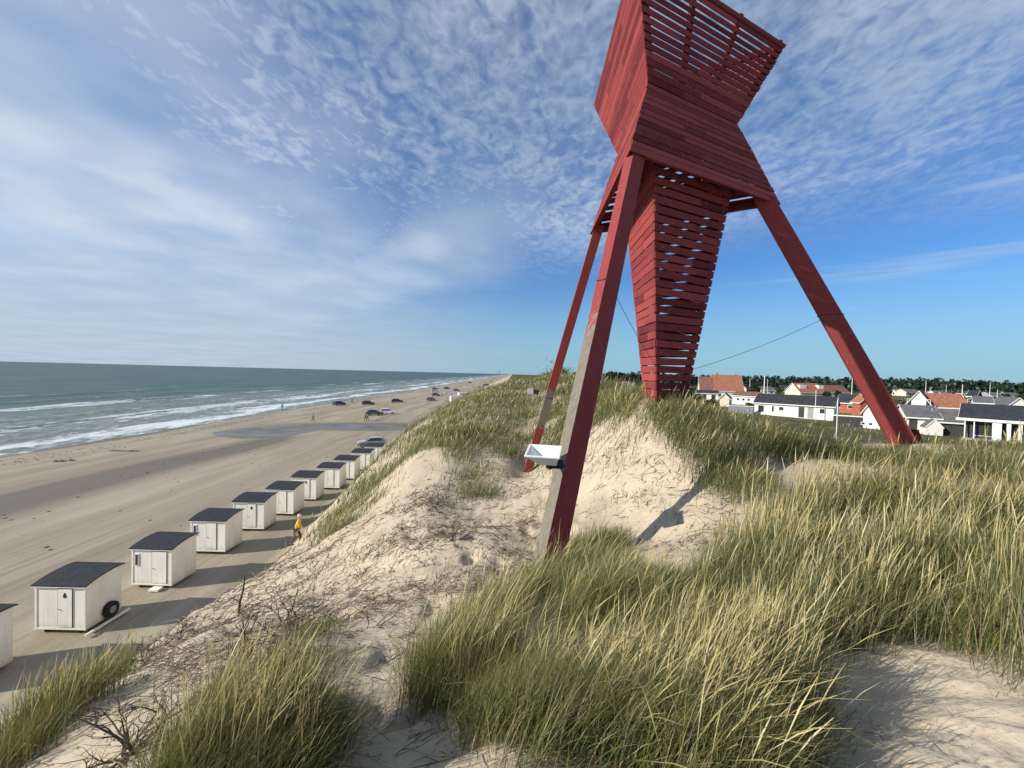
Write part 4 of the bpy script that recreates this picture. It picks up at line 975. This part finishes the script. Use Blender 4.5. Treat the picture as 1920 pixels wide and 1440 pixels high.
row(1338, 748, 1394, 750, 11, 3.2, 5.6, 'wall_cream', 'roof_orange', 'big house with a bright orange tiled roof, nearest the spindle', chim=-3, win=[(-3, 1, 1.2, 1), (3, 1, 1.2, 1)])
row(1312, 747, 1338, 748, 9, 3.2, 4.8, 'wall_white', 'roof_red', 'house with red-brown tiled roof and white gable, left of the bright orange roof', gwin=[(0, 1, 1.2, 1)])
row(1302, 750, 1346, 752, 5, 2.4, .9, 'wall_white', 'roof_dark', 'low white garden house with dark openings below the orange roof', win=[(-3, 1.4, 1.8, .3), (-.6, 1.4, 1.8, .3), (2.2, 1.4, 1.8, .3)])
row(1302 - 150, 731, 1192, 732, 6, 2.4, 1.6, 'wall_cream', 'roof_grey', 'long pale low house far off left of the spindle', win=[(-4, 1.5, 1.2, 1), (3, 1.5, 1.2, 1)])
row(1500, 748, 1545, 749, 9, 2.8, 3.6, 'wall_cream', 'roof_orange', 'house with orange roof and two white dormers behind the long white house', dormers=[(-3, 2.4), (5, 2.2)])
row(1545, 747, 1592, 748, 9, 2.8, 3.0, 'wall_cream', 'roof_red', 'house with long red-brown roof, right of the dormered orange roof', win=[(-3, 1.2, 1.2, 1)])
gable(1476, 745, 1500, 746, 8, 2.3, 2.3, 'wall_white', 'roof_grey', 'white gabled house behind the dark roof of the long house', gwin=[(0, 1.0, 1.1, 1)])
row(1563, 772, 1600, 775, 6, 2.4, 1.8, 'wall_brick', 'roof_dark', 'brick house with small dark roof, right behind the long white house', win=[(-1.2, 1, .9, 1), (1.4, 1, .9, 1)])
row(1597, 777, 1612, 779, 5, 3.0, 2.4, 'wall_brick', 'roof_orange', 'narrow brick house with steep orange roof, left of the landward leg')
row(1562, 795, 1618, 799, .5, 1.5, .05, 'wall_dark', 'roof_dark', 'dark board fence between the long white house and the white gabled cottage', name='fence', ov=.05)
gable(1618, 800, 1650, 803, 7, 2.6, 1.8, 'wall_white', 'roof_dark', 'white gabled cottage with three small low windows left of the landward leg', win=(), gwin=[(-1.1, .6, .5, .3), (.1, .6, .5, .3), (1.1, .6, .5, .3)])
gable(1700, 790, 1742, 793, 8, 3.6, 2.3, 'wall_white', 'roof_grey', 'white gabled house with dark upper windows just right of the landward leg', gwin=[(-1.3, .7, 1.4, 3.0), (1.3, .7, 1.4, 3.0)])
row(1700, 808, 1762, 812, 6.5, 2.2, 1.6, 'wall_white', 'roof_grey', 'white house with a grey roof and dark doorways in front of the gabled house', doors=[(-2.6, 'wall_dark'), (-1.2, 'wall_dark')])
row(1745, 792, 1815, 796, 9, 3.0, 2.4, 'wall_white', 'roof_orange', 'long house with a bright orange roof between the landward leg and the veranda house')
row(1758, 812, 1815, 816, 5, 1.8, 1.6, 'wall_dark', 'roof_grey', 'low grey roofed shed in front of the long orange roof')
gable(1735, 812, 1768, 814, 3, .9, 1.1, 'wall_white', 'roof_grey', 'small white tent shaped cover in front of the grey roofed shed', name='garden_shed', ov=.08)
def veranda_house():
    z = ZT_; a, b, m, rz, L = hp(1808, 820, 1990, 836)
    W = 9; n = Vector((-math.sin(R(rz)), math.cos(R(rz)), 0)); c = m + n * (W / 2 + .9)
    root = house(c.x, c.y, rz, L, W, 2.75, 1.7, 'wall_dark', 'roof_dark', 'large house with blue-black roof, white pillars and grey veranda at the right edge', ov=1.0, z=z,
                 win=[(-L*.28, L*.24, 2.1, .3), (L*.07, 1.3, 2.1, .2), (L*.2, 1.3, 2.1, .2), (L*.32, 1.3, 2.1, .2), (L*.44, 1.1, 2.1, .2)])
    for k, (fx, w_) in enumerate(((-.5, .12), (-.395, .12), (-.145, .85), (-.02, .40), (.10, .35), (.22, .35), (.33, .35), (.45, .35))):
        bm = bmesh.new(); box(bm, (fx * L, -W/2 - .75, 1.24), (w_, .3, 2.5)); obj('pillar', bm, M['pole_white'], root)
    bm = bmesh.new(); box(bm, (0, -W/2 - .8, -.12), (L + .6, 1.6, .2)); obj('terrace', bm, M['wall_grey'], root)
    bm = bmesh.new(); box(bm, (0, -W/2 - 1.08, 2.55), (L + 1.8, .06, .34)); obj('veranda_beam', bm, M['pole_white'], root)
veranda_house()
row(1812, 775, 1828, 776, 6, 4.5, 1.4, 'wall_dark', 'roof_dark', 'tall black boarded house with pale windows above the veranda house', win=[(-.2, 1.0, .8, 1.2), (-.2, 1.0, .8, 3.0)])
row(1826, 783, 1860, 785, 6, 3.4, 1.3, 'wall_white', 'roof_grey', 'white house with sloping grey roof behind the veranda house', win=[(1.5, 1.3, 1.0, 1.2)])
gable(1888, 785, 1930, 787, 7, 2.9, 1.8, 'wall_white', 'roof_grey', 'white gabled house behind the veranda roof at the right edge', gwin=[(.8, 1.0, 1, 1.2)])
row(1366, 775, 1412, 777, .3, 1.6, .02, 'wall_grey', 'roof_grey', 'grey board fence left of the long white house', name='fence', ov=.02)
FAR = [(1520, 737, 30, 'wall_white', 'roof_grey', 'small white house with grey roof among far bushes above the dormers'), (1575, 741, 26, 'wall_white', 'roof_grey', 'far white house with grey roof just left of the landward leg'),
       (1712, 743, 26, 'wall_cream', 'roof_grey', 'far cream house right beside the landward leg, under the tree line'), (1765, 748, 20, 'wall_white', 'roof_grey', 'far white house with grey roof above the long orange roof'),
       (1784, 757, 18, 'wall_white', 'roof_grey', 'white cottage in bushes above the long orange roof'), (1800, 745, 14, 'wall_cream', 'roof_dark', 'small cream cottage left of the black boarded house'),
       (1845, 747, 22, 'wall_white', 'roof_dark', 'far white house with dark roof above the black boarded house'), (1870, 752, 22, 'wall_grey', 'roof_grey', 'grey house above the veranda roof'),
       (1905, 752, 22, 'wall_cream', 'roof_grey', 'far cream house near the right edge under the tree line'), (1440, 741, 26, 'wall_white', 'roof_grey', 'far white house above the dark roof of the long house'),
       (1412, 743, 20, 'wall_white', 'roof_dark', 'far white house with dark roof right of the orange roof'), (1330, 736, 24, 'wall_cream', 'roof_dark', 'far cream house with dark roof behind the orange roof'),
       (1168, 727, 16, 'wall_white', 'roof_red', 'far tiny white house with red roof left of the spindle'), (1690, 742, 20, 'wall_white', 'roof_red', 'far white house with red roof hidden by the landward leg'),
       (1740, 738, 18, 'wall_white', 'roof_dark', 'tiny white house with dark roof near the tree line'), (1820, 741, 20, 'wall_cream', 'roof_red', 'tiny cream house with red roof near the tree line'),
       (1890, 744, 18, 'wall_white', 'roof_grey', 'tiny white house with grey roof near the tree line at right'), (1540, 733, 14, 'wall_cream', 'roof_grey', 'tiny cream house near the tree line above the dormers'),
       (1470, 734, 16, 'wall_grey', 'roof_dark', 'tiny grey house near the tree line above the long house')]
for px, py, w, wl, rf, lab in FAR:
    row(px - w/2, py - .3, px + w/2, py + .3, 7, 2.4, 1.7, wl, rf, lab, win=[(-1.5, 1.1, 1.1, 1), (1.5, 1.1, 1.1, 1)])
# flag poles and plain poles
def pole(px, py_base, py_top, rad, label, m='pole_white', z=ZT_, Y=None, name='flagpole', cat='flagpole'):
    p = atz(px, py_base, z) if Y is None else at(px, py_base, Y); q = at(px, py_top, p.y); H = q.z - p.z
    o = empty(name, (p.x, p.y, p.z), 0, label, cat, 'poles between the houses' if name == 'flagpole' else None)
    bm = bmesh.new(); tube(bm, [(0, 0, -.3), (0, 0, H * .5), (0, 0, H)], [rad * 1.3, rad * 1.1, rad * .7], 8); obj('shaft', bm, M[m], o)
    bm = bmesh.new(); bmesh.ops.create_icosphere(bm, subdivisions=1, radius=rad * 1.5, matrix=Matrix.Translation((0, 0, H))); obj('finial', bm, M[m], o)
for a in [(1405, 748, 711, .10, 'white flagpole right of the bright orange roof'), (1432, 752, 706, .17, 'thick white flagpole, tallest left of the long house'), (1438, 750, 712, .08, 'thin pole close beside the thick white flagpole'),
          (1528, 786, 733, .06, 'thin pole in front of the long white house'), (1596, 760, 709, .10, 'flagpole left of the landward leg above the brick house'), (1614, 778, 712, .14, 'pale flagpole almost touching the landward leg'),
          (1735, 745, 714, .11, 'far flagpole above the gabled house'), (1773, 755, 722, .08, 'far flagpole above the long orange roof'), (1803, 760, 722, .12, 'flagpole left of the black boarded house'),
          (1855, 755, 718, .09, 'far flagpole above the veranda roof'), (1869, 758, 731, .09, 'short flagpole above the veranda roof, near the right edge'), (1511, 748, 722, .06, 'thin far pole above the dormered roof')]:
    pole(*a)
for px, yb, yt, Y, lab in ((1402, 790, 768, 40, 'short pale post in the grass before the long white house'), (1568, 822, 748, 26, 'tall thin pale post in the grass left of the landward leg')):
    p = at(px, yb, Y); z = hz1(p.x, p.y); q = at(px, yt, Y)
    bm = bmesh.new(); tube(bm, [(0, 0, -.2), (0, 0, q.z - z)], [.03, .025], 6); o = obj('post', bm, M['pole_white']); o.location = (p.x, p.y, z); tag(o, lab, 'post')

# ------------------------------------------------------------------ bushes, trees, wood
def crown_mesh(name, seed, rx, rz_, n, leaf, c0, c1, cone=0):
    g = np.random.default_rng(seed); nl = 7; lc = g.normal(0, .45, (nl, 3)) * [rx, rx, rz_ * .5]; lc[:, 2] += rz_
    which = g.integers(0, nl, n); d = g.standard_normal((n, 3)); d /= np.linalg.norm(d, axis=1)[:, None]
    rad = (g.random(n) ** .45)[:, None] * np.array([rx * .62, rx * .62, rz_ * .60]) * (.7 + .5 * g.random(nl))[which][:, None]
    P = lc[which] + d * rad; P[:, 2] = np.maximum(P[:, 2], .15 + .3 * g.random(n))
    if cone: s = np.clip(1.25 - P[:, 2] / (2.2 * rz_), .12, 1.2); P[:, 0] *= s; P[:, 1] *= s
    a = g.standard_normal((n, 3)); a /= np.linalg.norm(a, axis=1)[:, None]; b = np.cross(a, g.standard_normal((n, 3))); b /= np.linalg.norm(b, axis=1)[:, None]
    s = leaf * (.5 + g.random(n))[:, None]
    V = np.stack([P - a*s - b*s*.6, P + a*s*.9 - b*s*.5, P + a*s + b*s*.6, P - a*s*.8 + b*s*.7], 1).reshape(-1, 3)
    Q = np.arange(n * 4).reshape(n, 4); t = np.clip(g.random(n) * .6 + .5 * g.random(nl)[which], 0, 1)[:, None]
    col = np.array(c0) * (1 - t) + np.array(c1) * t
    return np_mesh(name, V, Q, [M['leaf']], np.repeat(col, 4, 0))
KIND = [('dark evergreen tree between the houses', (.012, .026, .014), (.035, .055, .022), 1.7, 2.6, 1), ('olive green bushy tree between the houses', (.045, .055, .018), (.10, .10, .035), 2.3, 1.6, 0),
        ('grey-brown thin tree between the houses', (.07, .06, .045), (.13, .11, .075), 2.2, 1.7, 0)]
protos = []
for k, (lab, c0, c1, rx, rz_, cone) in enumerate(KIND):
    root = empty('tree', (0, 0, -50), 0, lab, 'tree', 'trees scattered between the houses')
    me = crown_mesh('crown', 50 + k, rx, rz_, 420, .26, c0, c1, cone); o = bpy.data.objects.new('crown', me); C.objects.link(o); o.parent = root
    bm = bmesh.new(); tube(bm, [(0, 0, -.4), (.05, 0, .8), (0, .05, rz_ * 1.3)], [.16, .12, .05], 6); tube(bm, [(0, 0, .7), (.6, .3, 1.6)], [.08, .03], 5); tube(bm, [(0, 0, .8), (-.5, -.3, 1.8)], [.07, .03], 5)
    obj('trunk', bm, M['shrub'], root); protos.append(root)
used = [False] * 3; rs = random.Random(5)
spots = []
for i in range(110):
    px = rs.uniform(1140, 1930); py = 727.5 + (px - 1140) * .024 + rs.random() ** 1.5 * 32; spots.append((px, py))
spots += [(1700, 786), (1650, 786), (1690, 800), (1780, 800), (1810, 806), (1610, 772), (1500, 756), (1395, 752), (1310, 754), (1300, 746), (1140, 728), (1145, 730), (1150, 727)]
for px, py in spots:
    if 1414 < px < 1600 and py > 752 or (py > 768 and px > 1800) or (1335 < px < 1400 and py > 742): continue
    p = atz(px, py, ZT_); k = rs.choice([0, 1, 1, 2, 2]); far = p.y > 150
    if far and rs.random() < .5: k = 0
    t = protos[k] if not used[k] else copy_tree(protos[k]); used[k] = True
    zone = 'left of the spindle' if px < 1205 else 'near the bright orange roof' if px < 1400 else 'behind the long white house' if px < 1500 else 'behind the dormered roofs' if px < 1600 else 'by the landward leg' if px < 1700 else 'above the gabled house' if px < 1750 else 'above the long orange roof' if px < 1815 else 'behind the veranda house' if px < 1875 else 'at the right edge of town'
    t['label'] = ('far ' if far else '') + ('dark evergreen tree ', 'olive green bushy tree ', 'grey-brown thin tree ')[k] + zone + (', up against the wood' if p.y > 260 else ', on the nearer side' if not far and p.y < 110 else '')
    t.location = (p.x, p.y, ZT_ + .3 * rs.random() - .3); s = rs.uniform(.6, 1.15) * (1.25 if far else .85); t.scale = (s * rs.uniform(.8, 1.3), s, s * rs.uniform(.7, 1.15)); t.rotation_euler = (0, 0, rs.random() * 6.28)
def woodland():
    g = np.random.default_rng(3); nt_ = 1500; ang = R(8) + R(52) * g.random(nt_); r = 380 + 420 * g.random(nt_) ** .8
    x = r * np.sin(ang); y = r * np.cos(ang); m = 46; h = 8.3 + 2.4 * vnoise(x, y, 95, 60) * 2 + 1.2 * g.standard_normal(nt_); h *= 1 + (r - 380) / 1400
    T = np.repeat(np.arange(nt_), m); n = len(T); q = g.random(n) ** .7
    w = (3.2 + 1.5 * g.random(nt_))[T] * (1.05 - q * .75)
    P = np.stack([x[T] + g.standard_normal(n) * w * .55, y[T] + g.standard_normal(n) * w * .55, ZT_ + h[T] * (1 - .92 * q ** 1.6 if False else q)], 1)
    a = g.standard_normal((n, 3)); a /= np.linalg.norm(a, axis=1)[:, None]; b = np.cross(a, g.standard_normal((n, 3))); b /= np.linalg.norm(b, axis=1)[:, None]; s = .9 * (.6 + .8 * g.random(n))[:, None]
    V = np.stack([P - a*s - b*s*.6, P + a*s*.9 - b*s*.5, P + a*s + b*s*.6, P - a*s*.8 + b*s*.7], 1).reshape(-1, 3)
    t = g.random(n)[:, None] * .5 + .5 * g.random(nt_)[T][:, None]; col = np.array([.010, .024, .018]) * (1 - t) + np.array([.030, .050, .028]) * t
    o = bpy.data.objects.new('woodland', np_mesh('woodland', V, np.arange(n * 4).reshape(n, 4), [M['leaf']], np.repeat(col, 4, 0))); C.objects.link(o); tag(o, kind='stuff')
woodland()

def wrack():
    """strands of seaweed and litter left along the tide lines"""
    n = 900; y = np.exp(rng.uniform(math.log(18), math.log(260), n)); ln = rng.choice([0, 1, 2], n, p=[.8, .15, .05])
    x = np.array([-61.5, -40, -27])[ln] + 5 * vnoise(y * 0 + ln * 50, y, 97, 22) + rng.normal(0, 1, n) * np.array([1.6, 3, 4.5])[ln]
    z = hz(x, y); s = (.03 + .06 * rng.random(n)) * (1 + y / 120); V = []; a0 = rng.random(n) * 6.28
    for k in range(6):
        a = a0 + k * math.pi / 3; rr = s * (.5 + rng.random(n)); V.append(np.stack([x + np.cos(a) * rr, y + np.sin(a) * rr * 1.6, z + .006], 1))
    top = np.stack([x, y, z + .03 + s * .25], 1); V = np.stack(V + [top], 1).reshape(-1, 3); b = (np.arange(n) * 7)[:, None]; k = np.arange(6)[None]
    Q = np.stack([b + k, b + (k + 1) % 6, b + 6 + 0 * k], -1).reshape(-1, 3)
    c = np.array([[.055, .045, .03]]) * (.6 + 1.2 * rng.random((n, 1)))
    o = bpy.data.objects.new('seaweed', np_mesh('seaweed', V, Q, [M['twig']], np.repeat(c, 7, 0))); C.objects.link(o); tag(o, kind='stuff')
wrack()
